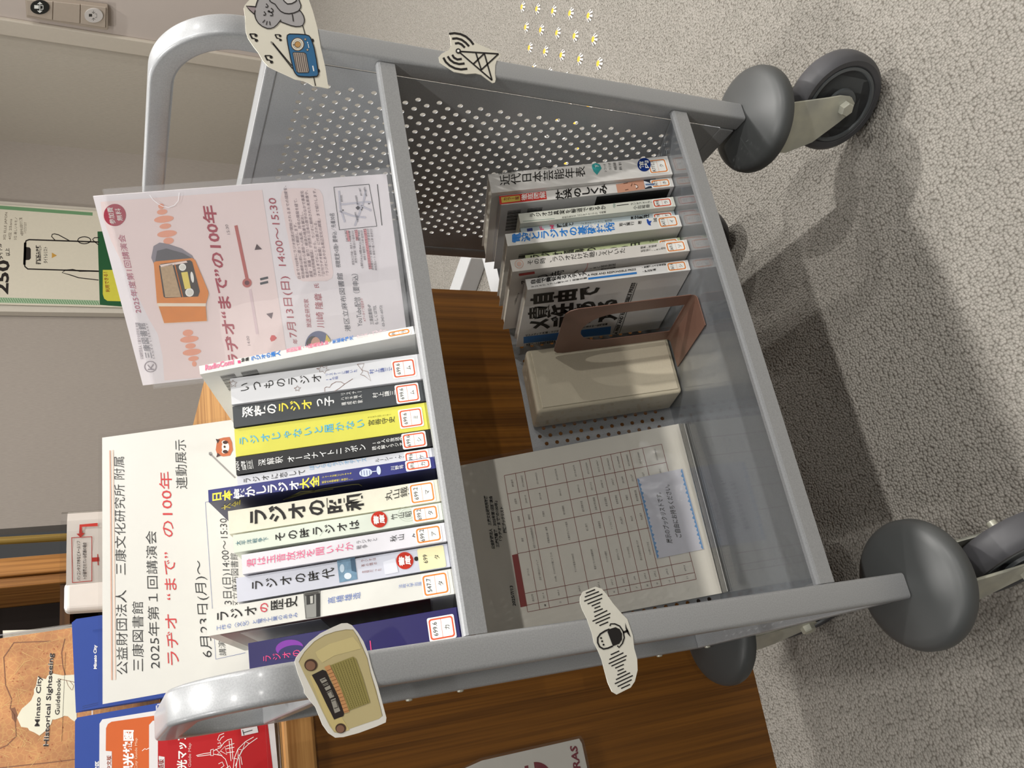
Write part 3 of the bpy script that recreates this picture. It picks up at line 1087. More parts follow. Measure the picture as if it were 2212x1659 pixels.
# ---- shelves: front lip, sloping base and perforated back plate
bp_rows = []
for k in range(25):
    h = 0.0115 + 0.00704 * k
    if h > HB - 0.012:
        break
    bp_rows.append((h, 0.00704, 0.0525 if k % 2 == 0 else 0.06347, 0.02193, 23 if k % 2 == 0 else 22))
for wl, lipz in (('U', 0.0182), ('L', 0.0202)):
    xa, xb = T + 0.0006, W - T - 0.0006
    th = 0.0016
    O = ORG[wl]
    prof = [(SY, O.z - lipz), (SY, O.z - 0.0030), (SY + 0.0009, O.z - 0.0009), (SY + 0.003, O.z), (SY + 0.0065, O.z)]
    q = P3(wl, 0, 0.010, -0.0028)
    prof.append((q.y, q.z))
    q = P3(wl, 0, AJ, -0.0028)
    prof.append((q.y, q.z))
    n = len(prof)
    back = []
    for i, (y, z) in enumerate(prof):
        if i < 2:
            back.append((y + th, z))
        elif i < 4:
            back.append((y + th * 0.8, z - th * 0.8))
        else:
            q = AV * 0 - HV * th
            back.append((y + q.y, z + q.z))
    b = MB()
    vs = [(x, y, z) for x in (xa, xb) for y, z in prof + back]
    m_ = 2 * n
    fs = []
    for i in range(n - 1):
        fs += [(i, i + 1, m_ + i + 1, m_ + i), (n + i, m_ + n + i, m_ + n + i + 1, n + i + 1)]
    fs += [(0, m_, m_ + n, n), (n - 1, 2 * n - 1, m_ + 2 * n - 1, m_ + n - 1)]
    for s0 in (0, m_):
        fs += [(s0 + i, s0 + n + i, s0 + n + i + 1, s0 + i + 1) for i in range(n - 1)]
    b.add(vs, fs, silver)
    sh = b.build('shelf', cart)
    perforated(lambda u, v, d: P3(wl, u, AJ + d, v), xa, xb, -0.0028, HB, bp_rows, 0.0026, 0.0014, silver).build('back_plate', sh)

# ---- casters
tyre, rim, cap = ink('#48484b', 0.5, var=0.08, scale=40), ink('#5b5f61', 0.42), ink('#464848', 0.42, var=0.03, scale=20)


def caster(x, y, ang):
    b = MB()
    tr = Vector((math.cos(R_(ang)), math.sin(R_(ang)), 0))      # trailing direction
    sd = Vector((-tr.y, tr.x, 0))
    o = Vector((x, y, 0))
    zn = zinc()
    # stem, swivel head and the two legs of the fork
    b.lathe([(0.0065, 0.200), (0.0065, 0.150)], zn, o=o, n=16)
    b.lathe([(0.0, 0.166), (0.026, 0.166), (0.028, 0.160), (0.028, 0.150), (0.022, 0.146), (0.0, 0.146)], zn, o=o, n=28)
    leg = [(-0.030, 0.154), (0.030, 0.154), (0.034, 0.140), (0.047, 0.092), (0.052, 0.076), (0.053, 0.060), (0.047, 0.051), (0.036, 0.050), (0.022, 0.060), (-0.008, 0.086), (-0.026, 0.118)]
    for sg in (-1, 1):
        f0 = [o + tr * d + sd * sg * 0.0195 + Vector((0, 0, z)) for d, z in leg]
        f1 = [p + sd * sg * 0.0028 for p in f0]
        n = len(leg)
        b.add(f0 + f1, [tuple(range(n)), tuple(range(2 * n - 1, n - 1, -1))] + [(i, (i + 1) % n, n + (i + 1) % n, n + i) for i in range(n)], zn)
    b.hexa([o + tr * a + sd * c + Vector((0, 0, z)) for z in (0.150, 0.1535) for a, c in ((-0.030, -0.0223), (0.030, -0.0223), (0.030, 0.0223), (-0.030, 0.0223))], zn)
    fork = b.build('caster', cart, bevel=0.0012)
    ax = o + tr * 0.040 + Vector((0, 0, 0.0627))
    b = MB()
    hw = 0.016
    prof = [(0.0475, -hw + 0.003), (0.0500, -hw + 0.0005), (0.0560, -hw), (0.0605, -hw + 0.004), (0.0622, -hw + 0.009), (0.0627, 0.0)]
    prof += [(r, -h) for r, h in prof[-2::-1]]
    b.lathe(prof, tyre, o=ax, ax=sd, n=56)
    b.build('wheel', fork, label='dark grey rubber tyre')
    b = MB()
    for sg in (-1, 1):
        b.lathe([(0.0482, hw - 0.003), (0.0475, hw - 0.0006), (0.0440, hw - 0.0006), (0.0415, hw - 0.006), (0.0225, hw - 0.007), (0.0205, hw + 0.0005), (0.0150, hw + 0.0008), (0.0, hw + 0.0008)], rim, o=ax, ax=sd * sg, n=48)
    b.build('wheel_rim', fork)
    for sg in (-1, 1):
        b = MB()
        b.lathe([(0.0092, 0.0222), (0.0092, 0.0290), (0.0078, 0.0303), (0.0, 0.0303)], zn, o=ax, ax=sd * sg, n=6, smooth=False)
        if sg == 1:
            b.lathe([(0.0052, 0.0303), (0.0052, 0.0365), (0.0, 0.037)], zn, o=ax, ax=sd * sg, n=14)
        b.build('axle_bolt', fork)
    b = MB()
    b.lathe([(0.0070, 0.1950), (0.012, 0.1948), (0.050, 0.1852), (0.0575, 0.1828), (0.0620, 0.1795), (0.0642, 0.1745), (0.0645, 0.1680), (0.0635, 0.1650), (0.0, 0.1650)], cap, o=o, n=72)
    b.build('bumper_disc', fork, label='charcoal plastic bumper disc')


caster(0.5875, 0.0113, -63)
caster(0.0125, 0.0113, -70)
caster(0.0125, 0.3367, -74)
caster(0.5875, 0.3367, -75)

# ---- clear liners lying on the shelves
for wl in 'UL':
    b = MB()
    x0, x1 = T + 0.004, W - T - 0.004
    lo = -0.0026
    b.hexa([P3(wl, x0, 0.012, lo), P3(wl, x1, 0.012, lo), P3(wl, x1, 0.276, lo), P3(wl, x0, 0.276, lo), P3(wl, x0, 0.012, lo + 0.0012), P3(wl, x1, 0.012, lo + 0.0012), P3(wl, x1, 0.276, lo + 0.0012), P3(wl, x0, 0.276, lo + 0.0012)], clear('clear_liner', tint=(0.95, 0.96, 0.97), gloss=0.9, rough=0.06))
    tag(b.build('shelf_liner'), 'clear plastic liner sheet lying on the %s shelf of the cart' % ('upper' if wl == 'U' else 'lower'), 'shelf liner')

# ================================================================== BOOKS
PAPER = ink('#e6e1d2', 0.85, var=0.06, scale=300)
BK = ink('#15120f', 0.5)
WI = ink('#f3f3ef', 0.5)
FLOORH = -0.0013


class Book:
    """a book standing on a sloping shelf: spine to the viewer, u across the spine, a into the shelf, h up"""

    def __init__(s, label, w_, x0, x1, a0, hgt, depth, spine, board=None, lean=0.0, bev=0.0014, group=None, lam=False):
        s.w_, s.x0, s.x1, s.a0, s.hgt, s.depth, s.lean = w_, x0, x1, a0, hgt, depth, R_(lean)
        s.base = P3(w_, x0, a0, FLOORH)
        s.ux = Vector((1, 0, 0)) * math.cos(s.lean) + HV * math.sin(s.lean)
        s.hx = HV * math.cos(s.lean) - Vector((1, 0, 0)) * math.sin(s.lean)
        th = x1 - x0
        s.root = thing('book', s.f(th / 2, depth / 2, 0), label, 'book', group or ('books on the upper shelf' if w_ == 'U' else 'books on the lower shelf'))
        s.th = th
        s.spine_pl = Plane(s.f(0, 0, 0), -AV)
        s.left_pl = Plane(s.f(0, 0, 0), -s.ux)
        s.b = MB()
        ct = 0.0009
        bd = board or spine
        s.blk(0, th, 0, 0.0011, 0, hgt, spine)
        s.blk(0, ct, 0.0011, depth, 0, hgt, bd)
        s.blk(th - ct, th, 0.0011, depth, 0, hgt, bd)
        pb = MB()
        s.blk(ct, th - ct, 0.0011, depth - 0.002, 0.0008, hgt - 0.0025, PAPER, pb)
        pb.build('page_block', s.root)
        s.bev = bev

    def f(s, u, a, h):
        return s.base + s.ux * u + AV * a + s.hx * h

    def blk(s, u0, u1, a0, a1, h0, h1, mat, b=None):
        (b or s.b).hexa([s.f(u0, a0, h0), s.f(u1, a0, h0), s.f(u1, a1, h0), s.f(u0, a1, h0), s.f(u0, a0, h1), s.f(u1, a0, h1), s.f(u1, a1, h1), s.f(u0, a1, h1)], mat)

    def sp(s, p0, p1, wp, text, mat, bold=0.0, layer=2, squash=1.0):
        s.b.col(s.spine_pl, p0, p1, wp, text, mat, layer, bold, squash)

    def sticker(s, num, kana, hue, h0=0.0035, h1=0.0275, wd=0.0205, u0=None, plain=False):
        wd = min(wd, s.th - 0.0012)
        c = s.th / 2 if u0 is None else u0
        b = MB()
        lift = 0.00035
        dn = -AV

        def rr(u_, h_, r, k, inset):
            pts = []
            ua, ub, ha, hb = c - wd / 2 + inset, c + wd / 2 - inset, h0 + inset, h1 - inset
            for cu, ch, t0 in ((ub - r, hb - r, 0), (ua + r, hb - r, 90), (ua + r, ha + r, 180), (ub - r, ha + r, 270)):
                for t in (0, 30, 60, 90):
                    pts.append(s.f(cu + r * math.cos(R_(t0 + t)), 0, ch + r * math.sin(R_(t0 + t))) + dn * k)
            return pts
        paper = ink('#f1f0ea', 0.4) if not plain else ink('#ece4b4', 0.5)
        b.add(rr(0, 0, 0.0016, lift, 0), [tuple(range(16))], paper)
        if not plain:
            o_, i_ = rr(0, 0, 0.0024, lift + 0.0001, 0.0012), rr(0, 0, 0.0016, lift + 0.0001, 0.0025)
            b.add(o_ + i_, [(k, (k + 1) % 16, 16 + (k + 1) % 16, 16 + k) for k in range(16)], ink(hue, 0.45))
            hm = (h0 + h1) / 2
            b.add([s.f(c - wd / 2 + 0.002, 0, hm - 0.00012) + dn * (lift + 0.0001), s.f(c + wd / 2 - 0.002, 0, hm - 0.00012) + dn * (lift + 0.0001), s.f(c + wd / 2 - 0.002, 0, hm + 0.00012) + dn * (lift + 0.0001), s.f(c - wd / 2 + 0.002, 0, hm + 0.00012) + dn * (lift + 0.0001)], [(0, 1, 2, 3)], ink(hue, 0.45))
        for tx, ch, sz in ((num, h0 + (h1 - h0) * 0.66, 0.0056), (kana, h0 + (h1 - h0) * 0.22, 0.0052)):
            vs, _ = glyph(tx, 0.0)
            x0, x1 = min(v[0] for v in vs), max(v[0] for v in vs)
            full = min((x1 - x0) * sz, wd - 0.005)
            k = full / (x1 - x0)
            b._txt(tx, 0.0, s.f(c - full / 2 - x0 * k, 0, ch - 0.12 * sz) + dn * (lift + 0.0002), s.ux * k, s.hx * sz, -AV, ink('#34322f', 0.5))
        b.build('call_number_sticker', s.root)

    def seal(s, px, r, hue, t1, t2, tw=None, col=True):
        b = MB()
        b.ell(s.spine_pl, px, r, r, ink(hue, 0.35), 3)
        b.ell(s.spine_pl, px, r, r, ink(hue, 0.35), 3)
        x, y = px
        if col:
            b.row(s.spine_pl, (x - r * 0.02, y + r * 0.62), (x - r * 0.10, y - r * 0.48), r * 0.62, t1, WI, 5, 0.02)
            b.row(s.spine_pl, (x + r * 0.72, y + r * 0.50), (x + r * 0.64, y - r * 0.60), r * 0.62, t2, WI, 5, 0.02)
        b.build('seal_sticker', s.root)

    def done(s):
        s.b.build('cover', s.root, bevel=s.bev, seg=2)


OR, RDO = '#e0812e', '#d8562c'
# ------------------------------------------------------------------ upper shelf, right to left
k = Book('slim white radio magazine leaning left with barcode on its back cover, rightmost on upper shelf', 'U', 0.3362, 0.3452, 0.125, 0.212, 0.148, ink('#dededa', 0.3), lean=3.75, bev=0.0008)
pk = ink('#ef7f9c', 0.4)
k.b.row(k.spine_pl, (443, 801), (505, 787.5), 14, 'RadioComi', pk, 2, 0.04, side=True)
k.b.poly(k.spine_pl, [(513, 779), (519, 778), (520, 784), (514, 785)], ink('#e8457a', 0.4), 2)
k.sp((521, 778), (538, 775), 8, '特集', BK, 0.02)
k.sp((541.8, 775), (606, 762), 11, 'ラジオの達人', ink('#2677c9', 0.4), 0.03)
k.sp((617.7, 758), (709, 739), 9, '吉田照美・上柳昌彦対談', pk, 0.015)
k.b.stroke(k.spine_pl, [(711, 741), (718, 732)], 1.0, ink('#8b8b88', 0.5), 2)
k.sp((717.7, 738), (763, 729), 9, '笑福亭鶴光', ink('#2677c9', 0.4), 0.015)
k.sp((769.6, 728), (835, 713), 9, 'クリス・ペプラー', ink('#e9c6cc', 0.4), 0.0)
k.sticker('699.6', 'ラ', OR)
for j in range(26):
    wdt = 0.0003 + 0.0006 * ((j * 7) % 5) / 4
    for h0_, h1_ in ((0.182, 0.196), (0.160, 0.176)):
        a_ = 0.012 + j * 0.0016
        k.b.add([k.f(0, a_, h0_) - k.ux * 0.0002, k.f(0, a_ + wdt, h0_) - k.ux * 0.0002, k.f(0, a_ + wdt, h1_) - k.ux * 0.0002, k.f(0, a_, h1_) - k.ux * 0.0002], [(0, 1, 2, 3)], BK)
k.done()

k = Book('white upper-shelf book with black title and brown line drawings on its spine', 'U', 0.2954, 0.3235, 0.147, 0.188, 0.127, ink('#d9dadd', 0.35))
k.sp((515, 838), (696, 815), 19, 'いつものラジオ', BK, 0.0, squash=0.94)
bl = ink('#3e55a5', 0.45)
k.sp((702, 810), (771.6, 800.5), 6, 'リスナーに聞いた', bl)
k.sp((703, 819), (730, 815.5), 6.5, '16の話', bl)
k.sp((797, 803.5), (854, 795), 9, '村上謙三久', bl)
br = ink('#7d5a48', 0.5)
cc = lambda q: [(400 + x / 3.687, 780 + y / 3.687) for x, y in q]
for q in ([(1370, 25), (1425, 20), (1405, 70), (1455, 85), (1478, 158), (1425, 115), (1395, 108), (1415, 82), (1370, 25)],
          [(1045, 60), (1075, 55), (1085, 35), (1100, 52), (1130, 42), (1122, 62), (1150, 70), (1120, 78), (1112, 98), (1095, 80), (1070, 88), (1072, 70), (1045, 60)],
          [(868, 215), (885, 210), (892, 195), (900, 208), (920, 212), (905, 222), (908, 240), (893, 230), (878, 238), (882, 224), (868, 215)],
          [(352, 165), (372, 168), (378, 150), (390, 166), (412, 170), (396, 182), (402, 205), (384, 194), (365, 208), (368, 188), (352, 165)],
          [(1112, 245), (1110, 215), (1125, 205), (1150, 210), (1165, 185), (1200, 165), (1240, 165), (1260, 178), (1270, 182), (1335, 140)], [(1270, 182), (1230, 215), (1190, 240)]):
    k.b.stroke(k.spine_pl, cc(q), 0.9, br, 2)
k.sticker('699.6', 'ム', RDO)
k.done()

k = Book('charcoal book with white title and yellow word in the middle, between white and yellow books', 'U', 0.2722, 0.2940, 0.150, 0.188, 0.127, ink('#3b3f42', 0.4))
ye = ink('#f0e04a', 0.4)
k.sp((522, 891), (599, 881.5), 22, '深夜の', WI, 0.02)
k.sp((599.5, 881), (675, 872), 22, 'ラジオ', ye, 0.02)
k.sp((676, 871.5), (722, 865), 20, 'っ子', WI, 0.02)
k.sp((735, 852), (782.4, 845.5), 6, 'リスナー', WI)
k.sp((735, 862), (782.4, 855.5), 6, 'ハガキ職人', WI)
k.sp((737, 873), (784, 866.5), 6.5, '構成作家', WI)
k.sp((804, 854.6), (867, 846), 11, '村上謙三久', WI)
k.sticker('699.6', 'ム', RDO)
k.done()

k = Book('bright yellow book with light blue title on the upper shelf', 'U', 0.2424, 0.2712, 0.152, 0.188, 0.127, ink('#d3cf50', 0.45))
cy = ink('#4fb3d8', 0.4)
k.sp((514, 953.6), (789, 913.5), 19, 'ラジオじゃないと届かない', cy, 0.005, squash=0.95)
k.sp((794.6, 914), (853, 905.5), 13, '宮嵜守史', ink('#2b2a1c', 0.5))
k.sp((794, 902), (845, 895), 3.5, 'ラジオプロデューサー', ink('#55531f', 0.5))
k.sticker('699.6', 'ミ', RDO)
k.done()

k = Book('black book with white title and small anniversary mark, left of the yellow book', 'U', 0.2232, 0.2408, 0.149, 0.188, 0.127, ink('#141416', 0.4))
k.b.row(k.spine_pl, (519, 1017), (516, 997), 8, 'ANN', WI, 2, 0.0)
k.b.row(k.spine_pl, (533, 1015), (530, 996), 10, '55周年', WI, 2, 0.02)
k.b.row(k.spine_pl, (544.5, 1013), (542.5, 995), 6.5, '記念', WI, 2, 0.0)
k.b.stroke(k.spine_pl, [(536, 1014), (533, 995)], 0.8, WI, 2)
k.b.stroke(k.spine_pl, [(547, 1012), (544, 993)], 0.8, WI, 2)
k.sp((557, 1000), (612, 992), 14, '深解釈', WI)
k.sp((619.7, 993), (791, 965), 14, 'オールナイトニッポン', WI, 0.005)
k.sp((803, 956), (881.4, 945), 8, '10人の放送作家', WI)
k.sp((803, 969), (881.4, 957), 8, '読み解くラジオの', WI)
k.sticker('699.6', 'シ', RDO)
k.done()

k = Book('thin white book squeezed between the black and the dark blue books on upper shelf', 'U', 0.2068, 0.2222, 0.151, 0.188, 0.127, ink('#d4d6db', 0.4))
k.sp((523.4, 1039), (661, 1018.5), 11, 'ラジオに恋して', BK, squash=0.93)
k.sp((667, 1011), (792, 992), 9, 'ぼくらのラジオデイズ', ink('#86b7dc', 0.45))
k.sp((809.6, 995), (889, 982.5), 8.5, 'ルーシー・ケント', ink('#44474b', 0.5))
k.sticker('699.6', 'ケ', RDO)
k.done()

k = Book('tall dark blue book with yellow and white title and a microphone drawing on upper shelf', 'U', 0.1942, 0.2058, 0.128, 0.210, 0.148, ink('#252a72', 0.35), ink('#2a2d55', 0.3))
k.sp((457, 1074.5), (502, 1068), 21, '日本', ye, 0.03)
k.sp((504, 1067.5), (647, 1046.5), 21, '懐かしラジオ', WI, 0.025)
k.sp((647, 1046.5), (690, 1038.5), 21, '大全', ye, 0.03)
k.sp((695, 1031), (760, 1022), 4.5, 'シュールな笑いにドキドキ', ye)
k.sp((695, 1042), (763, 1033), 5, '昭和の名物番組一挙紹介!!', ye)
k.sp((843.5, 1012), (881, 1006), 8.5, '川野将一', WI)
mi = ink('#c9d3e6', 0.35)
k.b.ell(k.spine_pl, (790, 1021), 14, 8.5, mi, 2, rot=-0.15)
for j in range(4):
    k.b.stroke(k.spine_pl, [(780 + j * 6, 1016), (781 + j * 6, 1027)], 1.0, ink('#55608c', 0.4), 3)
k.b.stroke(k.spine_pl, [(803, 1019), (817, 1017)], 1.6, mi, 2)
k.b.ell(k.spine_pl, (818, 1016), 4.5, 9.5, mi, 2, rot=-0.1)
lp = k.left_pl
k.b.col(lp, (478, 1098), (520, 1085), 10, '大全', ye, 2, 0.03)
tn = ink('#8d8a5e', 0.5)
for q in ([(612, 1080), (640, 1068), (672, 1062), (700, 1056), (760, 1047)], [(618, 1078), (660, 1066), (720, 1056)], [(760, 1047), (775, 1046), (782, 1050)], [(625, 1074), (650, 1062), (680, 1060)]):
    k.b.stroke(lp, q, 2.0, tn, 2)
k.sticker('699.6', 'カ', RDO)
k.done()

k = Book('cream book with a huge brush-style black title on upper shelf', 'U', 0.1622, 0.1838, 0.131, 0.194, 0.132, ink('#dcd8c6', 0.6, var=0.05, scale=200))
k.sp((535.6, 1119), (786, 1081), 35, 'ラジオの昭和', ink('#171310', 0.5), 0.03)
k.sp((831, 1073), (897, 1056.5), 21, '丸山鐵雄', ink('#1f1b17', 0.5), 0.0)
k.sticker('699.2', 'マ', OR)
k.done()

k = Book('pale green book with teal small heading and a round red seal on upper shelf', 'U', 0.1412, 0.1572, 0.117, 0.188, 0.130, ink('#d5dcce', 0.4))
k.sp((508.5, 1174), (580, 1163.5), 9.5, '太平洋戦争下', ink('#2e6a78', 0.45), 0.0)
k.sp((591, 1161), (778, 1132), 20, 'その時ラジオは', BK, 0.01, squash=0.94)
k.sp((843.5, 1117), (905, 1106.5), 12, '竹山昭子', BK)
rg = ink('#b4bfae', 0.5)
for r in (8, 14, 20):
    k.b.stroke(k.spine_pl, [(880 + r * math.cos(t), 1110 + r * 0.8 * math.sin(t)) for t in [j * 0.45 for j in range(14)] if abs(r * math.sin(t)) < 20], 0.7, rg, 1)
k.b.stroke(k.spine_pl, [(690, 1158), (700, 1146), (720, 1140)], 0.7, rg, 1)
k.seal((819, 1122), 17.5, '#e8432a', '書', '庫')
k.sticker('699.2', 'タ', OR)
k.done()

k = Book('pale lavender-white book with pink title on upper shelf, left of the pale green book', 'U', 0.1206, 0.1378, 0.115, 0.1812, 0.130, ink('#dbd9de', 0.4))
k.sp((531.5, 1217), (764, 1178.5), 18, '君は玉音放送を聞いたか', ink('#e4628a', 0.45), 0.0)
gr = ink('#6e6a70', 0.5)
k.sp((769, 1172), (815, 1164.5), 7.5, 'ラジオと', gr)
k.sp((769, 1183), (794, 1179), 7.5, '戦争', gr)
k.sp((842, 1164.5), (905, 1153.5), 13, '秋山 久', BK)
k.sticker('699.2', 'ア', OR)
k.done()

k = Book('grey-lavender book with black title, small blue photo and red seal on upper shelf', 'U', 0.0980, 0.1192, 0.120, 0.188, 0.130, ink('#c9cbd6', 0.4))
k.sp((539.7, 1266), (724, 1236), 21, 'ラジオの時代', BK, 0.01, squash=0.94)
c8 = lambda q: [(400 + x / 3.615, 1200 + y / 3.615) for x, y in q]
k.b.poly(k.spine_pl, c8([(1185, 40), (1325, 15), (1345, 185), (1205, 212)]), ink('#6d8ea6', 0.4, var=0.35, scale=260), 2)
k.b.ell(k.spine_pl, c8([(1270, 160)])[0], 8, 7, ink('#d6dfe6', 0.4), 3)
k.b.ell(k.spine_pl, c8([(1225, 100)])[0], 5, 9, ink('#b9cbd8', 0.4), 3)
k.b.poly(k.spine_pl, c8([(1290, 25), (1322, 20), (1338, 130), (1300, 120)]), ink('#37566e', 0.4), 3)
rt = ink('#9d6f6c', 0.5)
k.sp((779, 1212), (812, 1207), 5.5, 'ラジオは', rt)
k.sp((780, 1222), (815, 1216), 5.5, '茶の間の', rt)
k.sp((781, 1236), (824, 1230), 5.5, '主役だった', rt)
k.b.poly(k.spine_pl, c8([(1545, 50), (1640, 20), (1665, 130), (1560, 150)]), ink('#d8dae3', 0.4), 2)
k.seal((874.4, 1211), 18.5, '#e8432a', '書', '庫')
k.b.ell(k.spine_pl, (899.3, 1207), 4.6, 4.8, BK, 2)
k.sticker('699', 'タ', OR, plain=True)
k.done()

k = Book('tall white upper-shelf book with a vintage radio photo and one red title character', 'U', 0.0737, 0.0962, 0.121, 0.2150, 0.150, ink('#dbdad2', 0.35))
k.sp((465, 1333), (556, 1316), 22, 'ラジオ', BK, 0.01)
k.sp((558, 1314.5), (581, 1310.5), 22, 'の', ink('#c9394a', 0.45), 0.01)
k.sp((582.6, 1309.5), (643, 1298), 22, '歴史', BK, 0.01)
k.sp((466.4, 1357), (643.4, 1327.5), 10.5, '工作の〈文化〉と電子工業のあゆみ', ink('#5c74b4', 0.45))
k.b.poly(k.spine_pl, c8([(925, 290), (1052, 270), (1052, 475), (942, 492)]), ink('#8d8d88', 0.5), 2)
k.b.poly(k.spine_pl, c8([(932, 296), (1042, 278), (1042, 300), (936, 318)]), ink('#4a4844', 0.5), 3)
k.b.poly(k.spine_pl, c8([(945, 312), (1005, 302), (1005, 375), (948, 385)]), ink('#2e2d2b', 0.5), 3)
k.b.poly(k.spine_pl, c8([(975, 318), (998, 314), (998, 372), (978, 376)]), ink('#b9b8b0', 0.5), 4)
k.b.poly(k.spine_pl, c8([(1022, 300), (1050, 295), (1050, 475), (1024, 478)]), ink('#232220', 0.5), 3)
k.b.stroke(k.spine_pl, c8([(925, 290), (1052, 270), (1052, 475), (942, 492)]), 1.2, ink('#1c1b1a', 0.5), 4, closed=True)
k.sp((707, 1298), (779, 1285.5), 14, '高橋雄造', ink('#5c74b4', 0.45), 0.0)
k.sp((860.6, 1267), (919, 1259), 8.5, '法政大学出版局', ink('#7c8fc4', 0.45))
dr = ink('#4a1418', 0.3)
k.blk(-0.00025, 0, 0.0035, 0.14, 0.022, 0.205, dr)
k.blk(-0.0004, -0.00025, 0.012, 0.10, 0.120, 0.190, ink('#cfd2d4', 0.3))
k.sticker('547.7', 'タ', OR)
k.done()

k = Book('dark navy book with pink lettering and purple disc at the left end of upper shelf', 'U', 0.0300, 0.0622, 0.122, 0.1818, 0.130, ink('#221c58', 0.35))
pl = k.spine_pl
k.b.ell(pl, (625.4, 1400), 30, 18, ink('#7a2f9c', 0.45), 2, rot=-0.1)
k.b.ell(pl, (631, 1408), 30, 14, ink('#221c58', 0.35), 3, rot=-0.15)
mg = ink('#e8457f', 0.4)
k.sp((566, 1424), (650, 1409), 15, 'ラジオの', mg, 0.0, 5)
k.b.stroke(pl, [(799.5, 1384), (801.5, 1404)], 2.2, mg, 2)
k.sp((570, 1444), (650, 1430), 6, 'パーソナリティ', mg)
k.sticker('699.6', 'カ', RDO, u0=0.0165)
k.done()

# ------------------------------------------------------------------ lower shelf, right to left
LW = ink('#dcdad6', 0.3, coat=0.3)
k = Book('thick white film-covered reference book with teal mark and round blue seal, rightmost on lower shelf', 'L', 0.5234, 0.5500, 0.053, 0.2200, 0.158, LW)
k.sp((1079, 390), (1265, 370), 22, '近代日本芸能年表', BK, 0.005)
k.sp((1075, 374), (1116, 368.5), 6.5, '倉田喜弘', BK)
k.sp((1161, 364.5), (1193, 361), 6.5, '林淑姫', BK)
k.sp((1120, 369), (1155, 366), 3, '＝編＝・＝＝', ink('#6a6a68', 0.5))
cl = lambda q: [(1040 + x / 4.254, 320 + y / 4.254) for x, y in q]
k.b.poly(k.spine_pl, cl([(1015, 152), (1050, 135), (1088, 150), (1105, 185), (1080, 220), (1063, 246), (1032, 215), (1016, 180)]), ink('#3aa0a0', 0.4), 2)
k.b.row(k.spine_pl, (1294, 362), (1293, 356), 8, '下', WI, 3, 0.02)
for p0, p1, t in (((1311, 371), (1309, 354), 'レコード'), ((1322, 367), (1319, 352), 'ラジオ'), ((1333, 367), (1330, 351), '映画演劇'), ((1344, 367), (1342, 350), '資料／索引')):
    k.b.row(k.spine_pl, p0, p1, 6, t, BK, 2)
k.seal((1391.4, 355.5), 14.5, '#1f459c', '館', '内')
k.sticker('R772.1', 'ク', OR)
k.done()

k = Book("white lower-shelf book with red top label and a smiling man's photo on its spine", 'L', 0.5100, 0.5229, 0.059, 0.2106, 0.148, LW, ink('#c4c4c6', 0.4))
pl = k.spine_pl
k.b.poly(pl, cl([(160, 442), (592, 396), (600, 468), (170, 517)]), ink('#c8352c', 0.4), 2)
k.b.poly(pl, cl([(180, 452), (350, 434), (358, 484), (187, 503)]), ink('#d9c05a', 0.4), 3)
k.sp(cl([(200, 470)])[0], cl([(345, 455)])[0], 7, 'カラー版', ink('#8f2a20', 0.5), 0.02, 4)
k.sp(cl([(365, 452)])[0], cl([(590, 427)])[0], 13, '徹底図解', WI, 0.01, 3)
k.sp((1200, 421), (1312, 408), 20, '放送のしくみ', BK, 0.03)
k.b.poly(pl, cl([(1235, 332), (1490, 288), (1505, 376), (1252, 412)]), ink('#c8957c', 0.45), 2)
hd = ink('#6a4434', 0.5)
for q in ([(1305, 325), (1345, 318)], [(1320, 385), (1350, 378)], [(1400, 330), (1430, 340), (1440, 360), (1420, 372)], [(1385, 325), (1375, 350)]):
    k.b.stroke(pl, cl(q), 1.6, hd, 3)
k.b.poly(pl, cl([(1415, 335), (1428, 342), (1436, 358), (1420, 366)]), ink('#efe6df', 0.5), 3)
k.b.poly(pl, cl([(1488, 289), (1600, 272), (1612, 362), (1503, 376)]), ink('#2a2f3c', 0.5), 2)
k.b.poly(pl, cl([(1490, 300), (1535, 315), (1600, 345), (1540, 350), (1505, 366)]), ink('#dde0e6', 0.5), 3)
k.b.poly(pl, cl([(1505, 328), (1590, 322), (1590, 340), (1510, 342)]), ink('#5a7396', 0.5), 4)
lp = k.left_pl
k.blk(-0.0002, 0, 0.004, 0.148, 0.004, 0.095, ink('#1d1d1e', 0.35))
for j in range(24):
    wdt = 0.0004 + 0.0007 * ((j * 5) % 4) / 3
    for h0_, h1_ in ((0.186, 0.202), (0.160, 0.178)):
        a_ = 0.014 + j * 0.0018
        k.blk(-0.0002, 0, a_, a_ + wdt, h0_, h1_, BK)
k.sticker('547.7', 'ホ', OR)
k.done()

k = Book('pale green-white book with fine wave lines near an antenna drawing on lower shelf', 'L', 0.4897, 0.5032, 0.0707, 0.1907, 0.130, ink('#d9dbcf', 0.35, coat=0.2))
k.sp((1143.5, 465.5), (1309, 447.5), 9, 'ラジオは真実を報道できるか', BK, 0.01)
k.sp((1214, 470), (1309, 457.5), 4.6, '市民が支える「ラジオフォーラム」の挑戦', ink('#4c4c48', 0.5))
k.sp((1362, 441), (1411, 435.5), 5.5, 'ラジオフォーラム', ink('#3c3c3a', 0.5))
k.sp((1367, 449), (1404, 444.5), 7.5, '小出裕章', BK)
gl_ = ink('#7f9a90', 0.5)
for r in (6, 10, 14):
    k.b.stroke(k.spine_pl, [(1331 - r * 0.45 * math.cos(t), 444 + r * 0.5 * math.sin(t)) for t in (-0.9, -0.5, 0, 0.5, 0.9)], 0.9, gl_, 2)
k.b.stroke(k.spine_pl, [(1332, 444), (1358, 441)], 1.3, BK, 2)
k.b.stroke(k.spine_pl, [(1130, 478), (1198, 472)], 0.8, gl_, 2)
k.sticker('699.8', 'ラ', RDO)
k.done()

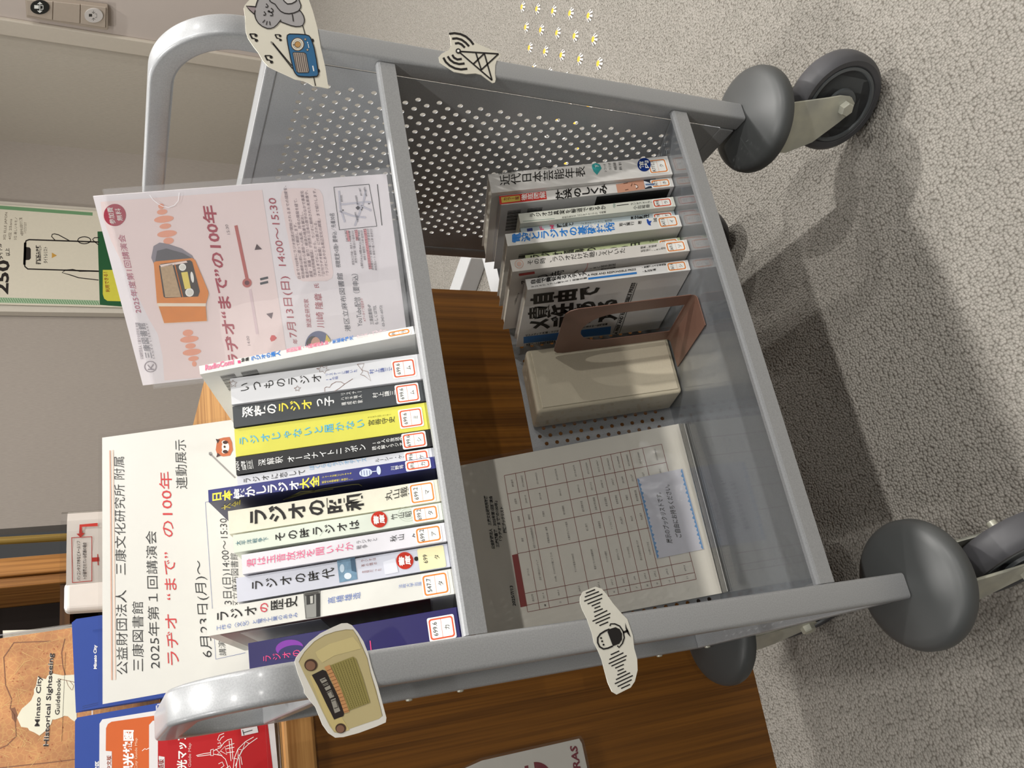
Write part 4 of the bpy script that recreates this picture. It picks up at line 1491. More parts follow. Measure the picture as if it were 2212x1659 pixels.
k = Book('light blue-grey book with pink letters half hidden behind a taller white book on lower shelf', 'L', 0.4777, 0.4893, 0.080, 0.190, 0.130, ink('#b9c6cb', 0.35, coat=0.2))
k.b.row(k.spine_pl, (1176, 497), (1174, 489), 10, 'F', ink('#cf4f74', 0.45), 2, 0.03)
k.b.row(k.spine_pl, (1199, 495), (1197, 486), 11, 'M', ink('#cf4f74', 0.45), 2, 0.03)
k.b.poly(k.spine_pl, [(1138, 494), (1150, 492), (1151, 500), (1139, 502)], ink('#2b3a78', 0.4), 2)
k.sp((1202, 488), (1239, 483.5), 7.5, '雑誌と', BK, 0.02)
k.sp((1252, 484), (1322, 475.8), 4.5, '「ＦＭステーション」創刊記', ink('#4a5458', 0.5))
k.sp((1362, 471), (1403, 466.3), 7, '恩藏茂', BK, 0.02)
k.sticker('699.8', 'オ', RDO)
k.done()

k = Book('white book with bold blue title standing forward in the middle of lower shelf', 'L', 0.4608, 0.4770, 0.0697, 0.2112, 0.150, ink('#e6e5e0', 0.3, coat=0.3), ink('#d6d5d0', 0.35))
k.sp((1105, 515), (1328, 488.5), 19, '電波とラジオの基礎技術', ink('#2b7fd0', 0.4), 0.025)
k.sp((1337, 485.5), (1386, 480), 7.5, '岩上篤行 著', BK, 0.01)
k.b.poly(k.spine_pl, cl([(1517, 655), (1530, 650), (1540, 670), (1565, 668), (1552, 690), (1558, 712), (1535, 705), (1522, 685)]), ink('#264fa8', 0.4), 2)
k.sp((1411, 475.5), (1436, 472.5), 8.5, '誠文堂', BK, 0.0)
for j in range(24):
    wdt = 0.0004 + 0.0007 * ((j * 5) % 4) / 3
    for h0_, h1_ in ((0.178, 0.196), (0.150, 0.168)):
        a_ = 0.022 + j * 0.0017
        k.blk(-0.0002, 0, a_, a_ + wdt, h0_, h1_, BK)
k.sticker('547.5', 'イ', OR)
k.done()

k = Book('yellow-green book half hidden between two white books on lower shelf', 'L', 0.4420, 0.4555, 0.086, 0.190, 0.130, ink('#bcc79a', 0.4, var=0.12, scale=70))
k.sp((1143, 556.5), (1384, 527), 11, 'ラジオ福島の300日', BK, 0.02)
k.sp((1402, 521), (1432, 516.5), 5.5, '片瀬京子と', ink('#3a3f28', 0.5))
k.sticker('369.3', 'ラ', OR)
k.done()

k = Book('off-white lower-shelf book with thin black title and faint round red mark', 'L', 0.4258, 0.4412, 0.068, 0.212, 0.150, ink('#dbd7d0', 0.35, coat=0.2), ink('#cfcac3', 0.4))
k.b.stroke(k.spine_pl, [(1121.5 + 9 * math.cos(t), 570 + 9 * math.sin(t)) for t in [j * 0.4 for j in range(16)]], 1.2, ink('#d3aa98', 0.5), 2, closed=True)
k.b.ell(k.spine_pl, (1121.5, 570), 5, 5, ink('#d9b9aa', 0.5), 2)
k.sp((1138.7, 567), (1351, 540.5), 12, 'その時、ラジオだけが聴こえていた', BK, 0.0)
k.sp((1383, 535), (1419, 530.5), 5, '編集/荒蝦夷', ink('#3c3a38', 0.5))
k.sp((1384, 542), (1449, 534), 5, '監修協力/IBC岩手放送', ink('#3c3a38', 0.5))
lp = k.left_pl
k.b.col(lp, (1122, 612), (1252, 580), 13, 'その時、', BK, 2, 0.0)
k.b.stroke(lp, [(1121, 594), (1155, 589)], 5.0, ink('#a83a33', 0.45), 2)
k.b.stroke(lp, [(1262, 587), (1268, 578), (1270, 568)], 0.9, ink('#b8433c', 0.5), 2)
k.b.col(lp, (1272, 579), (1330, 571.5), 5, 'IBC岩手放送', BK, 2, 0.0)
k.b.col(lp, (1272, 586), (1330, 578), 5, '3.11震災の記録', BK, 2, 0.0)
k.b.col(lp, (1112, 655), (1122, 632), 10, '証ラ', BK, 2, 0.0)
k.sticker('369.3', 'ソ', OR)
k.done()

k = Book('white book with huge black cover lettering and blue bars, leftmost next to the bookend', 'L', 0.4078, 0.4216, 0.0816, 0.1965, 0.158, ink('#e2e1de', 0.35, coat=0.2))
k.sp((1146, 609.5), (1268, 590), 10, '自由で責任あるメディア', BK, 0.03)
k.sp((1147, 620), (1268, 600), 3.8, 'マスメディアに関する一般報告書', BK, 0.01)
bb_ = ink('#2f78bf', 0.4)
k.b.row(k.spine_pl, (1269, 597), (1374, 584), 5.5, 'A FREE AND RESPONSIBLE PRESS', BK, 2, 0.02, side=True)
k.b.stroke(k.spine_pl, [(1270.5, 602), (1375.5, 589.5)], 4.2, bb_, 2)
k.sp((1385, 578), (1450, 569), 4.2, '・米国プレスの自由調査委', BK, 0.02)
k.sp((1386, 587), (1417, 582), 4.6, '・渡辺武達', BK, 0.02)
lp = k.left_pl
k.b.col(lp, (1146, 648), (1296, 630), 25, '自由で', BK, 2, 0.05)
k.b.col(lp, (1141, 678), (1335, 656), 24, '責任ある', BK, 2, 0.05)
k.b.col(lp, (1141, 704), (1337, 681), 22, 'メディア', BK, 2, 0.05)
k.b.poly(lp, [(1131, 728), (1320, 705), (1318, 722), (1131, 742)], ink('#2f78bf', 0.4), 2)
k.b.row(lp, (1135, 727), (1312, 702), 4, 'マスメディア 新聞・ラジオ・映画・雑誌・書籍に関する一般報告書', BK, 2, 0.02, side=True)
k.b.row(lp, (1133, 748), (1200, 740), 5, '・米国プレスの自由調査委員会', BK, 2, 0.02, side=True)
k.b.row(lp, (1334, 722), (1374, 611), 8.5, 'A FREE AND RESPONSIBLE PRESS', BK, 2, 0.03)
k.b.stroke(lp, [(1338, 719), (1376, 612)], 1.2, BK, 2)
k.b.stroke(lp, [(1325, 719), (1365, 612)], 0.9, BK, 2)
k.sticker('361.4', 'シ', OR)
k.done()

# ================================================================== OTHER THINGS ON THE CART
# ---- bookend
root = thing('bookend', P3('L', 0.358, 0.145, 0), 'brown metal bookend with an arched cut-out standing on the lower shelf', 'bookend')
bm_ = ink('#7a5a4c', 0.42, var=0.03, scale=120)
x0, x1, a0, a1, hb, ht = 0.3765, 0.3775, 0.084, 0.206, -0.0014, 0.156


def arc(c, r, t0, t1, n):
    return [(c[0] + r * math.cos(R_(t0 + (t1 - t0) * i / n)), c[1] + r * math.sin(R_(t0 + (t1 - t0) * i / n))) for i in range(n + 1)]


mid, rad = (a0 + a1) / 2, 0.0365
inner = [(mid + rad, 0.006)] + arc((mid, 0.092), rad, 0, 180, 16) + [(mid - rad, 0.006)]
outer = [(a1, 0.006)] + [(a1, 0.06)] + arc((a1 - 0.014, ht - 0.014), 0.014, 0, 90, 6) + [(mid + 0.02, ht), (mid, ht), (mid - 0.02, ht)] + arc((a0 + 0.014, ht - 0.014), 0.014, 90, 180, 6) + [(a0, 0.06), (a0, 0.006)]
# resample both rims to the same count and bridge them
def resample(pts, n):
    d = [0]
    for i in range(1, len(pts)):
        d.append(d[-1] + math.dist(pts[i], pts[i - 1]))
    out = []
    for k in range(n):
        t = d[-1] * k / (n - 1)
        i = max(j for j in range(len(d)) if d[j] <= t + 1e-9)
        i = min(i, len(pts) - 2)
        f = (t - d[i]) / max(1e-9, d[i + 1] - d[i])
        out.append((pts[i][0] + (pts[i + 1][0] - pts[i][0]) * f, pts[i][1] + (pts[i + 1][1] - pts[i][1]) * f))
    return out


n = 49
ii, oo = resample(inner, n), resample(outer, n)
b = MB()
vs = [P3('L', x, a, h) for x in (x0, x1) for ring in (ii, oo) for a, h in ring]
fs = []
for i in range(n - 1):
    fs += [(i, i + 1, n + i + 1, n + i), (2 * n + i, 3 * n + i, 3 * n + i + 1, 2 * n + i + 1), (i, 2 * n + i, 2 * n + i + 1, i + 1), (n + i, n + i + 1, 3 * n + i + 1, 3 * n + i)]
b.add(vs, fs, bm_)
b.build('upright_plate', root)
b = MB()
bend = [P3('L', x0 - 0.0055 + 0.0055 * math.sin(t), 0, hb + 0.0055 - 0.0055 * math.cos(t)) for t in [k * math.pi / 2 / 6 for k in range(7)]]
pr2 = [P3('L', 0.3362, 0, hb)] + bend + [P3('L', x0, 0, 0.0062)]
vs, fs = [], []
for a in (a0, a1):
    for th in (0, 0.001):
        for p in pr2:
            q = p + AV * a + (Vector((th, 0, 0)) if p is pr2[-1] else HV * th)
            vs.append(q)
n = len(pr2)
for i in range(n - 1):
    fs += [(i, i + 1, 2 * n + i + 1, 2 * n + i), (n + i, 3 * n + i, 3 * n + i + 1, n + i + 1), (i, n + i, n + i + 1, i + 1), (2 * n + i, 2 * n + i + 1, 3 * n + i + 1, 3 * n + i)]
fs += [(0, 2 * n, 3 * n, n), (n - 1, 2 * n - 1, 4 * n - 1, 3 * n - 1)]
b.add(vs, fs, bm_)
b.build('foot', root)

# ---- cream box in clear film
root = thing('storage_box', P3('L', 0.345, 0.245, 0), 'plain cream cardboard box in clear film standing on the lower shelf behind the brown bookend', 'box')
cm = ink('#cfc5ad', 0.7, var=0.05, scale=500, bump=0.25)
b = MB()
lo = -0.0012


def sbox(b, x0, x1, a0, a1, h0, h1, mat):
    return b.hexa([P3('L', x0, a0, h0), P3('L', x1, a0, h0), P3('L', x1, a1, h0), P3('L', x0, a1, h0), P3('L', x0, a0, h1), P3('L', x1, a0, h1), P3('L', x1, a1, h1), P3('L', x0, a1, h1)], mat)


sbox(b, 0.3045, 0.3905, 0.2135, 0.2755, lo, 0.1880, cm)
b.build('carton', root, bevel=0.0045, seg=4)
b = MB()
sbox(b, 0.3090, 0.3880, 0.2118, 0.2134, 0.0035, 0.1820, ink('#d4cab2', 0.7, var=0.05, scale=500, bump=0.25))
b.build('lid_panel', root, bevel=0.0008)
film = clear('thin_film', gloss=1.2, rough=0.05, bump=0.6)
b = MB()
b.add([P3('L', 0.3036, 0.2128, lo + 0.001), P3('L', 0.3036, 0.2770, lo + 0.001), P3('L', 0.3028, 0.2775, 0.1885), P3('L', 0.3036, 0.2120, 0.1885)], [(0, 1, 2, 3)], film)
b.add([P3('L', 0.3036, 0.2128, 0.13), P3('L', 0.3020, 0.2450, 0.165), P3('L', 0.3036, 0.2775, 0.189), P3('L', 0.3010, 0.2480, 0.163)], [(0, 1, 2, 3)], film)
b.build('film_wrap', root)

# ---- book list sheets in a clear pouch
pl = Plane(P3('L', 0, 0.2620, 0), -AV)
root = thing('book_list_pouch', P3('L', 0.165, 0.25, 0), 'clear plastic pouch of printed book lists leaning at left end of lower shelf', 'pouch')
b = MB()
b.sheet(pl, [(972, 1010), (1466, 915.4), (1559.5, 1281), (1030, 1382)], ink('#e6e2d6', 0.6), 0.004)
tx = ink('#33302c', 0.5)
b.row(pl, (1069.5, 1186), (1052, 1071), 7, '公益財団法人　三康文化研究所附属', tx, 2, 0.03)
b.row(pl, (1079, 1182), (1063, 1071), 7, '三康図書館　2025年第1回講演会', tx, 2, 0.03)
b.row(pl, (1086, 1168), (1074, 1082), 7, '「ラヂオ“まで”の100年」', tx, 2, 0.03)
b.row(pl, (1095, 1151), (1086.5, 1095), 7, '関連ブックリスト', tx, 2, 0.03)
b.row(pl, (1115, 1309), (1108, 1265), 8, '2025/7/13', tx, 2, 0.03)
A4 = [(1089.1, 1027.3), (1429.1, 959.3), (1504.2, 1251.2), (1140.1, 1322)]
A4_3 = [pl.at(q, 2 * EPS) for q in A4]


def tb(s_, t_):
    """table coordinates: s down the page, t from the right edge to the left"""
    p = [Vector(q) for q in A4]
    top = p[0] + (p[1] - p[0]) * s_
    bot = p[3] + (p[2] - p[3]) * s_
    return tuple(top + (bot - top) * t_)


tl = ink('#8a4a3e', 0.5)
ss = [0, .071, .129, .242, .375, .479, .540, .612, .676, .738, .795, .878, 1.0]
tt = [0, .135, .264, .394, .572, .865, .950, 1.0]
for q in ss:
    b.stroke(pl, [tb(q, 0), tb(q, 1)], 1.1, tl, 2)
for q in tt:
    b.stroke(pl, [tb(0, q), tb(1, q)], 1.1, tl, 2)
b.poly(pl, [(1106, 1199), (1119, 1196), (1139, 1309), (1124.5, 1312)], ink('#8c2f28', 0.5), 1)
head = ['資料番号', '出版年', '出版者', '著者', 'タイトル', '請求記号']
data = [('0313300832', '2008/10', '論創社', '米国プレスの自由調査委員会', '自由で責任あるメディア', '361.4'),
        ('0313064223', '2012/8', '竹書房', '荒蝦夷/企画・編集', 'その時、ラジオだけが聴こえていた', '369.3'),
        ('0313077570', '2012/3', '毎日新聞社', '片瀬京子とラジオ福島', 'ラジオ福島の300日', '369.3'),
        ('0313187379', '2009/12', '誠文堂新光社', '岩上篤行', '電波とラジオの基礎技術', '547.5'),
        ('0313236904', '2011/12', '法政大学出版局', '高橋雄造', 'ラジオの歴史', '547.7'),
        ('0313136967', '2008/10', '新星出版社', 'トリプルウイン', '放送のしくみ', '547.7'),
        ('0313924659', '2002/7', '世界思想社', '竹山昭子', 'ラジオの時代', '699'),
        ('0313648968', '2018/8', '旬報社', '秋山久', '君は玉音放送を聞いたか', '699.2'),
        ('0313660465', '2013/7', '朝日新聞出版', '竹山昭子', 'その時ラジオは', '699.2'),
        ('0313143483', '2012/7', '文藝春秋', '丸山鐵雄', 'ラジオの昭和', '699.2'),
        ('0313394651', '2009/1', '河出書房新社', '恩藏茂', 'FM雑誌と僕らの80年代', '699.8')]
tq = ink('#77706a', 0.5)
for r_, rowd in enumerate([head] + data):
    sm = (ss[r_] * 0.42 + ss[r_ + 1] * 0.58)
    for c_, cell in enumerate(rowd):
        ta, tb_ = tt[c_], tt[c_ + 1]
        ln_ = min(0.86 * (tb_ - ta), 0.0135 * len(cell) * (0.62 if cell[0].isdigit() else 1.0))
        mid_ = (ta + tb_) / 2
        b.row(pl, tb(sm + 0.008, mid_ + ln_ / 2), tb(sm + 0.008, mid_ - ln_ / 2), 4.6, cell, tq, 2)
    if r_:
        b.row(pl, tb(sm + 0.008, .985), tb(sm + 0.008, .970), 4.6, str(r_), tq, 2)
b.build('paper_stack', root)
cardpl = Plane(P3('L', 0, 0.2608, 0), -AV)
b = MB()
b.sheet(cardpl, [(1375, 1033), (1474.5, 1011.8), (1521, 1186), (1419, 1207)], ink('#d2d2da', 0.5), 0.0006)
bz = ink('#6a9ac9', 0.45)
for (p, q, sg) in (((1376.5, 1034.5), (1420, 1205.5), 1), ((1473.5, 1013.5), (1519.5, 1185.5), -1)):
    p, q = Vector(p), Vector(q)
    dv = (q - p) / 19
    nn = Vector((dv.y, -dv.x)).normalized() * sg
    b.poly(cardpl, [p, q, q + nn * 2.0, p + nn * 2.0], bz, 1)
    for i in range(19):
        a_ = p + dv * i
        b.poly(cardpl, [a_ + nn * 2, a_ + dv + nn * 2, a_ + dv * 0.5 + nn * (6.5 if i % 2 else 4.5)], bz, 1)
b.row(cardpl, (1453, 1173), (1428, 1064), 12, '展示のブックリストです。', tx, 2, 0.01)
b.row(cardpl, (1473, 1161), (1446, 1047), 12, 'ご自由にお持ちください。', tx, 2, 0.01)
b.build('note_card', root, label='small lavender note card with blue scalloped edges')
b = MB()
b.sheet(Plane(P3('L', 0, 0.2598, 0), -AV), [(960, 1004), (1476, 905), (1583, 1277), (1020, 1392)], clear('pouch_film', gloss=1.3, rough=0.05, bump=0.35), 0.0002)
fl = [P3('L', 0.272, 0.257, 0.0035), P3('L', 0.268, 0.196, 0.0016), P3('L', 0.200, 0.186, 0.0024), P3('L', 0.120, 0.188, 0.0018), P3('L', 0.056, 0.193, 0.0030), P3('L', 0.052, 0.257, 0.0045), P3('L', 0.150, 0.226, 0.0060)]
b.add(fl, [(0, 1, 2, 6), (2, 3, 6), (3, 4, 5, 6), (0, 6, 5)], clear('pouch_film', gloss=1.3, rough=0.05, bump=0.35), True)
b.build('clear_pouch', root)
sp_ = Plane(P3('L', 0, 0.2590, 0.0012), HV)
b = MB()
b.sheet(sp_, [(1469, 917), (1476, 915.5), (1570, 1278), (1561.5, 1280.5)], ink('#5f605f', 0.25), 0.0006)
b.stroke(sp_, [(1477.5, 915), (1524, 1093), (1571.5, 1277)], 1.6, ink('#d9dad8', 0.2), 1)  # highlight along the seam, painted as a pale line
b.build('zip_seal', root)

# ---- pink lecture flyers in a clear folder, turned towards the viewer
BR, TR, TL = P3('U', 0.5144, 0.0965, 0.0), P3('U', 0.5131, 0.0828, 0.297), P3('U', 0.3642, 0.228, 0.297)
nrm = (TL - TR).cross(BR - TR)
pl = Plane(BR, nrm)
ex, ey = (TR - TL).normalized(), (TR - BR).normalized()
root = thing('lecture_flyer_folder', BR - ex * 0.1, 'pink lecture flyers with an orange radio picture in a clear folder on upper shelf', 'flyer')
b = MB()
BL = BR + (TL - TR)
fr = [BR + ey * 0.004 - ex * 0.002, TR - ey * 0.002 - ex * 0.002, TL - ey * 0.002 + ex * 0.001, BL + ey * 0.004 + ex * 0.001]
b.slab(pl, fr, ink('#e8e2e6', 0.45), 0.0030)
pnk = ink('#ebd9d8', 0.45, var=0.03, scale=14)
b.poly(pl, [(217, 436), (566, 410), (625, 800), (355, 822), (351, 768), (341, 722), (322, 690), (298, 640), (272, 585), (240, 520), (222, 470)], pnk, 1)
b.poly(pl, [(606, 428), (609, 414), (618, 407), (676, 406), (690, 410), (697, 422), (720, 590), (717, 601), (706, 607), (655, 608), (643, 603), (637, 592)], pnk, 1)
cr_, gy = ink('#a8384c', 0.45), ink('#9a9299', 0.5)
b.ell(pl, (248, 464.5), 24, 24, cr_, 2, rot=0.2)
b.row(pl, (250, 484), (243.5, 448), 12, '参加費', WI, 3)
b.row(pl, (266, 477), (260, 450), 12, '無料', WI, 3)
b.row(pl, (310, 776), (299, 697), 7, '公益財団法人 三康文化研究所 附属', gy, 2)
b.row(pl, (329.5, 774), (313, 698), 15, '三康図書館', ink('#8a8890', 0.5), 2, 0.0)
b.row(pl, (335, 775), (319, 698), 5, 'S A N K O  L I B R A R Y', gy, 2)
b.stroke(pl, [(324.8 + 12.5 * math.cos(t), 792 + 11.5 * math.sin(t)) for t in [j * 0.3 for j in range(21)]], 1.6, gy, 2, closed=True)
b.row(pl, (334, 799), (333, 785), 17, 'K', gy, 2)
b.row(pl, (306, 676), (269, 507), 14, '2025年度第1回講演会', ink('#b9637c', 0.5), 2, 0.0)
b.row(pl, (521, 792), (464, 444), 26, 'ラヂオ“まで”の100年', cr_, 2, 0.025)
sal = ink('#eba58a', 0.5)
for x, y, h_, k_ in ((1375, 180, 25, 20), (1383, 228, 45, 20), (1398, 290, 85, 26), (1410, 350, 50, 20), (1425, 415, 85, 26), (1438, 475, 45, 25), (1603, 1260, 45, 25), (1615, 1315, 80, 25), (1625, 1372, 45, 20), (1637, 1425, 80, 25), (1650, 1480, 45, 18), (1658, 1525, 20, 20)):
    b.ell(pl, (x / 3.95, 400 + y / 3.95), h_ / 3.95, k_ / 3.95 + 0.8, sal, 2, n=16, rot=-0.12)
cf = lambda q: [(x / 3.95, 400 + y / 3.95) for x, y in q]
sh_, sh2 = ink('#8d8791', 0.5), ink('#5c5a60', 0.5)
b.poly(pl, cf([(1310, 520), (1360, 490), (1430, 500), (1550, 540), (1640, 600), (1660, 640), (1320, 690), (1290, 620)]), sh_, 2)
b.poly(pl, cf([(1340, 560), (1420, 540), (1560, 580), (1650, 630), (1320, 680)]), sh2, 3)
og, od = ink('#e08a35', 0.5, var=0.10, scale=120), ink('#c8702a', 0.5)
b.poly(pl, cf([(1312, 660), (1330, 650), (1640, 622), (1665, 640), (1775, 900), (1780, 930), (1755, 1020), (1340, 1015)]), og, 4)
b.poly(pl, cf([(1350, 1028), (1755, 1030), (1765, 1160), (1400, 1178)]), og, 4)
b.poly(pl, cf([(1340, 1006), (1758, 1008), (1756, 1034), (1348, 1034)]), ink('#efe0cc', 0.5), 5)
b.stroke(pl, cf([(1350, 1028), (1400, 1178), (1765, 1160), (1780, 930)]), 0.8, ink('#f0dcc0', 0.5), 5)
b.poly(pl, cf([(1357, 690), (1370, 672), (1620, 640), (1640, 655), (1705, 905), (1690, 950), (1410, 962), (1395, 950)]), ink('#3b3028', 0.5), 5)
b.poly(pl, cf([(1368, 696), (1470, 672), (1545, 955), (1410, 956)]), ink('#b39a7c', 0.6, var=0.2, scale=400), 6)
b.poly(pl, cf([(1362, 680), (1590, 645), (1600, 660), (1375, 700)]), ink('#e6d3cc', 0.5), 6)
b.stroke(pl, cf([(1490, 670), (1560, 955)]), 2.0, od, 6)
b.poly(pl, cf([(1545, 745), (1600, 738), (1628, 880), (1578, 888)]), ink('#dcc96a', 0.5), 6)
for q, r in (((1557, 700), 7.8), ((1617, 915), 9.2)):
    b.ell(pl, cf([q])[0], r, r, ink('#efeee9', 0.4), 6)
    b.ell(pl, cf([q])[0], r * 0.72, r * 0.72, ink('#d9d7d0', 0.4), 7)
b.ell(pl, cf([(1640, 785)])[0], 3.4, 12, ink('#e8e6e0', 0.4), 6, rot=-0.15)
sl = ink('#b9615c', 0.5)
b.stroke(pl, [(509.5, 487), (534, 604)], 7, sl, 2)
b.ell(pl, (533.5, 611), 10, 10, sl, 3)
b.ell(pl, (533.5, 611), 5, 5, ink('#6b2f38', 0.5), 4)
b.stroke(pl, [(540, 625), (556, 722)], 6, ink('#dcc6cb', 0.5), 2)
b.row(pl, (498, 506), (493, 485), 8, '15:30', ink('#7f6d72', 0.5), 2)
b.row(pl, (542, 746), (538.5, 726), 8, '14:00', ink('#8f7f84', 0.5), 2)
pk2 = ink('#4a3238', 0.5)
b.poly(pl, [(550, 540), (554.5, 527), (566, 538.5)], pk2, 2)
b.poly(pl, [(575, 678), (590, 675), (586.5, 689)], ink('#6e5c63', 0.5), 2)
for dy in (0, -9.5):
    b.stroke(pl, [(562, 613 + dy), (579, 609 + dy)], 5.0, ink('#3d4148', 0.5), 2)
b.poly(pl, [(583, 732), (586.5, 724), (593, 724.5), (598, 730), (593, 735.5), (586, 738)], ink('#cf4f50', 0.5), 2)
b.row(pl, (643, 729), (597, 428), 19, '7月13日(日)  14:00～15:30', cr_, 2, 0.0)
b.row(pl, (644, 743), (642, 732), 10, '年', cr_, 2, 0.0)
b.row(pl, (673, 707.6), (666, 645.6), 10, '放送史研究家', cr_, 2, 0.0)
b.row(pl, (701, 708), (695, 634), 16, '川崎 隆章', cr_, 2, 0.0)
b.row(pl, (689.5, 622), (688, 612), 10, '氏', cr_, 2, 0.0)
b.ell(pl, (688, 748), 29, 33, ink('#5b6488', 0.5), 2)
b.ell(pl, (676, 748), 15, 22, ink('#2a2324', 0.5), 3)
b.ell(pl, (682, 746), 11, 18, ink('#c99a86', 0.5), 4)
b.poly(pl, [(705, 722), (714, 735), (712, 760), (700, 752)], ink('#d9c24a', 0.5), 3)
para = ['日本で1925年にラジオ放送が開始されるまでの経緯を、', '明治維新以前に遡って解説します。', '電波の発見から通信への転用、符号の開発を経て、', '速度・距離・能力・経済の格差を解決し、', '『放送用無線電話』が世界と日本の数字のなかで事業化', 'されるまでのことから、ラジオに期待された未来像や、', '『日刊ラヂオ新聞』に代表される、', '『ラジオにあやかる周辺文化の興隆』まで紹介します。']
for j, (x, y) in enumerate(((650, 602), (659, 601), (668, 600), (676.5, 599), (684.5, 598), (694, 597), (702.5, 596.5), (711, 594.5))):
    fr_ = len(para[j]) / 25.0
    b.row(pl, (x, y), (x - 29.5 * fr_, y - 186 * fr_), 6.6, para[j], ink('#7a6670', 0.5), 3)
dk2 = ink('#4a4a55', 0.5)
b.row(pl, (758, 716), (739.5, 590), 12, '港区立麻布図書館', dk2, 2)
b.row(pl, (736, 578), (722, 461), 10, '視聴覚室<5階> 要申込／先着30名', dk2, 2)
b.row(pl, (784, 705), (773, 592), 13, 'YouTube配信（要申込）', dk2, 2)
b.row(pl, (791, 694), (784, 645), 6, '※アーカイブ配信あり', cr_, 2)
b.row(pl, (808, 701), (801, 658), 8, '三康図書館HP', dk2, 2)
b.row(pl, (818, 701), (812.6, 659.5), 8, 'もしくはTEL', dk2, 2)
b.row(pl, (832, 705), (825.5, 659.5), 7, '03-3431-6073)', dk2, 2)
hl = ink('#df9aa0', 0.5)
b.poly(pl, [(747, 498.5), (753, 497.5), (757, 521), (751, 522)], hl, 2)
b.poly(pl, [(766, 497), (772, 496), (775, 519), (769, 520)], hl, 2)
b.poly(pl, [(785, 495), (791, 494), (803, 581), (797, 582)], hl, 2)
for p0, p1, t in (((753, 521.5), (749, 498), '【地下鉄】'), ((766, 572), (757, 499), '都営大江戸線・東京メトロ南北線'), ((772, 568), (764, 498), '麻布十番駅 7番出口 徒歩2分'), ((774.5, 519), (770.5, 497), '【都バス】'), ((785, 579), (777, 498), '(都06)(橋86)(反96)'), ((791, 562), (783.5, 497), '麻布十番駅前バス停 徒歩5分'), ((802, 581), (790, 495), '【港区コミュニティバスちぃばす】'), ((808, 583), (797, 494), '麻布東ルート 麻布十番バス停 徒歩2分'), ((815, 584), (804, 494), '麻布西ルート 麻布十番バス停 徒歩2分')):
    b.row(pl, p0, p1, 5.2, t, ink('#6b6068', 0.5), 3)
b.stroke(pl, [(721, 404.5), (797, 398), (814, 488.5), (733, 496.5)], 1.6, BK, 2, closed=True)
b.stroke(pl, [(815, 398), (825, 487)], 1.6, BK, 2)
rdm = ink('#c6c4d0', 0.5)
for q in ([(732, 412), (735, 450), (745, 480)], [(733, 456), (760, 466), (790, 470)], [(735, 442), (790, 436), (802, 437)], [(766, 488), (785, 436), (790, 410)], [(770, 440), (802, 455)]):
    b.stroke(pl, q, 4.0, rdm, 2)
b.poly(pl, [(768, 449), (773, 444), (778, 449), (773, 454)], ink('#45434c', 0.5), 3)
for q in ((741, 454), (781, 453), (783, 449), (797, 440)):
    b.ell(pl, q, 1.5, 1.5, BK, 3, n=10)
for p0, p1, t in (((775, 442), (771, 422), '麻布図書館'), ((783, 423), (779, 406), '麻布十番駅7'), ((794, 424), (789, 404), '麻布十番駅5a'), ((741, 436), (739, 421), '麻布地区'), ((776, 480), (769, 458), '十番稲荷神社')):
    b.row(pl, p0, p1, 4.4, t, ink('#55535c', 0.5), 3)
b.build('flyer_stack', root)
flm = clear('folder_film', gloss=1.15, rough=0.03, bump=0.12, haze=0.05)
for nm, lift in (('folder_front', 0.0012), ('folder_back', -0.0042)):
    b = MB()
    q = [BR + ex * 0.004 - ey * 0.0005, TR + ex * 0.004 - ey * 0.012, TL - ex * 0.004 - ey * 0.012, BL - ex * 0.004 - ey * 0.0005]
    b.slab(Plane(BR + pl.n * lift, pl.n), [p + pl.n * lift for p in q], flm, 0.0003)
    if nm == 'folder_front':
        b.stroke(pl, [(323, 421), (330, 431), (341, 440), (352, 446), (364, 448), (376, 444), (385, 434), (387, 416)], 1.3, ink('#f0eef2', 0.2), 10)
    b.build(nm, root)

# ---- big white sign behind the upper shelf books
sa = AJ + 0.0014 + 0.0011
pl = Plane(P3('U', 0, sa, 0), -AV)
root = thing('exhibition_sign', P3('U', 0.19, sa, 0.06), 'large white laminated sign with black and red Japanese lettering behind the upper shelf books', 'sign')
b = MB()
b.slab(pl, [P3('U', x, sa, h) for x, h in ((0.0475, 0.050), (0.0475, 0.3570), (0.3325, 0.3570), (0.3325, 0.050))], ink('#d6d5cf', 0.35, spec=0.5, var=0.015), 0.0006)
blk_, rdk = ink('#1b1b1c', 0.45), ink('#c23033', 0.45)
b.stroke(pl, [(237.5, 973), (239, 1100), (240, 1250), (241.5, 1469)], 3.0, ink('#c9a08c', 0.6, var=0.1, scale=300), 2)
b.stroke(pl, [(243.5, 972), (245, 1100), (246.5, 1250), (248.5, 1468)], 3.2, ink('#dcc4b6', 0.6), 2)
TW = -0.006
b.row(pl, (276.5, 1457), (268, 987), 24, '公益財団法人　三康文化研究所 附属', blk_, 2, TW)
b.row(pl, (310.5, 1450), (309, 1300), 24, '三康図書館', blk_, 2, TW)
b.row(pl, (347, 1444), (337.5, 1147), 24, '2025年第１回講演会', blk_, 2, TW)
b.row(pl, (388, 1436.5), (382, 1327), 27, 'ラヂオ', rdk, 2, 0.0)
b.row(pl, (384, 1296), (378, 1193), 27, '“まで”', rdk, 2, 0.0)
b.row(pl, (377, 1160), (370, 1019), 27, 'の100年', rdk, 2, 0.0)
b.row(pl, (405, 1056), (401, 950), 24, '連動展示', blk_, 2, TW)
b.row(pl, (460, 1420), (440, 1211), 25, '6月23日(月)～', blk_, 2, TW)
bx = ink('#3f5596', 0.45)
b.stroke(pl, [(530, 1410), (466, 1424), (443.5, 1085), (510, 1070)], 0.9, bx, 2)
b.row(pl, (489, 1416), (485, 1368), 15, '講演会', blk_, 2, TW)
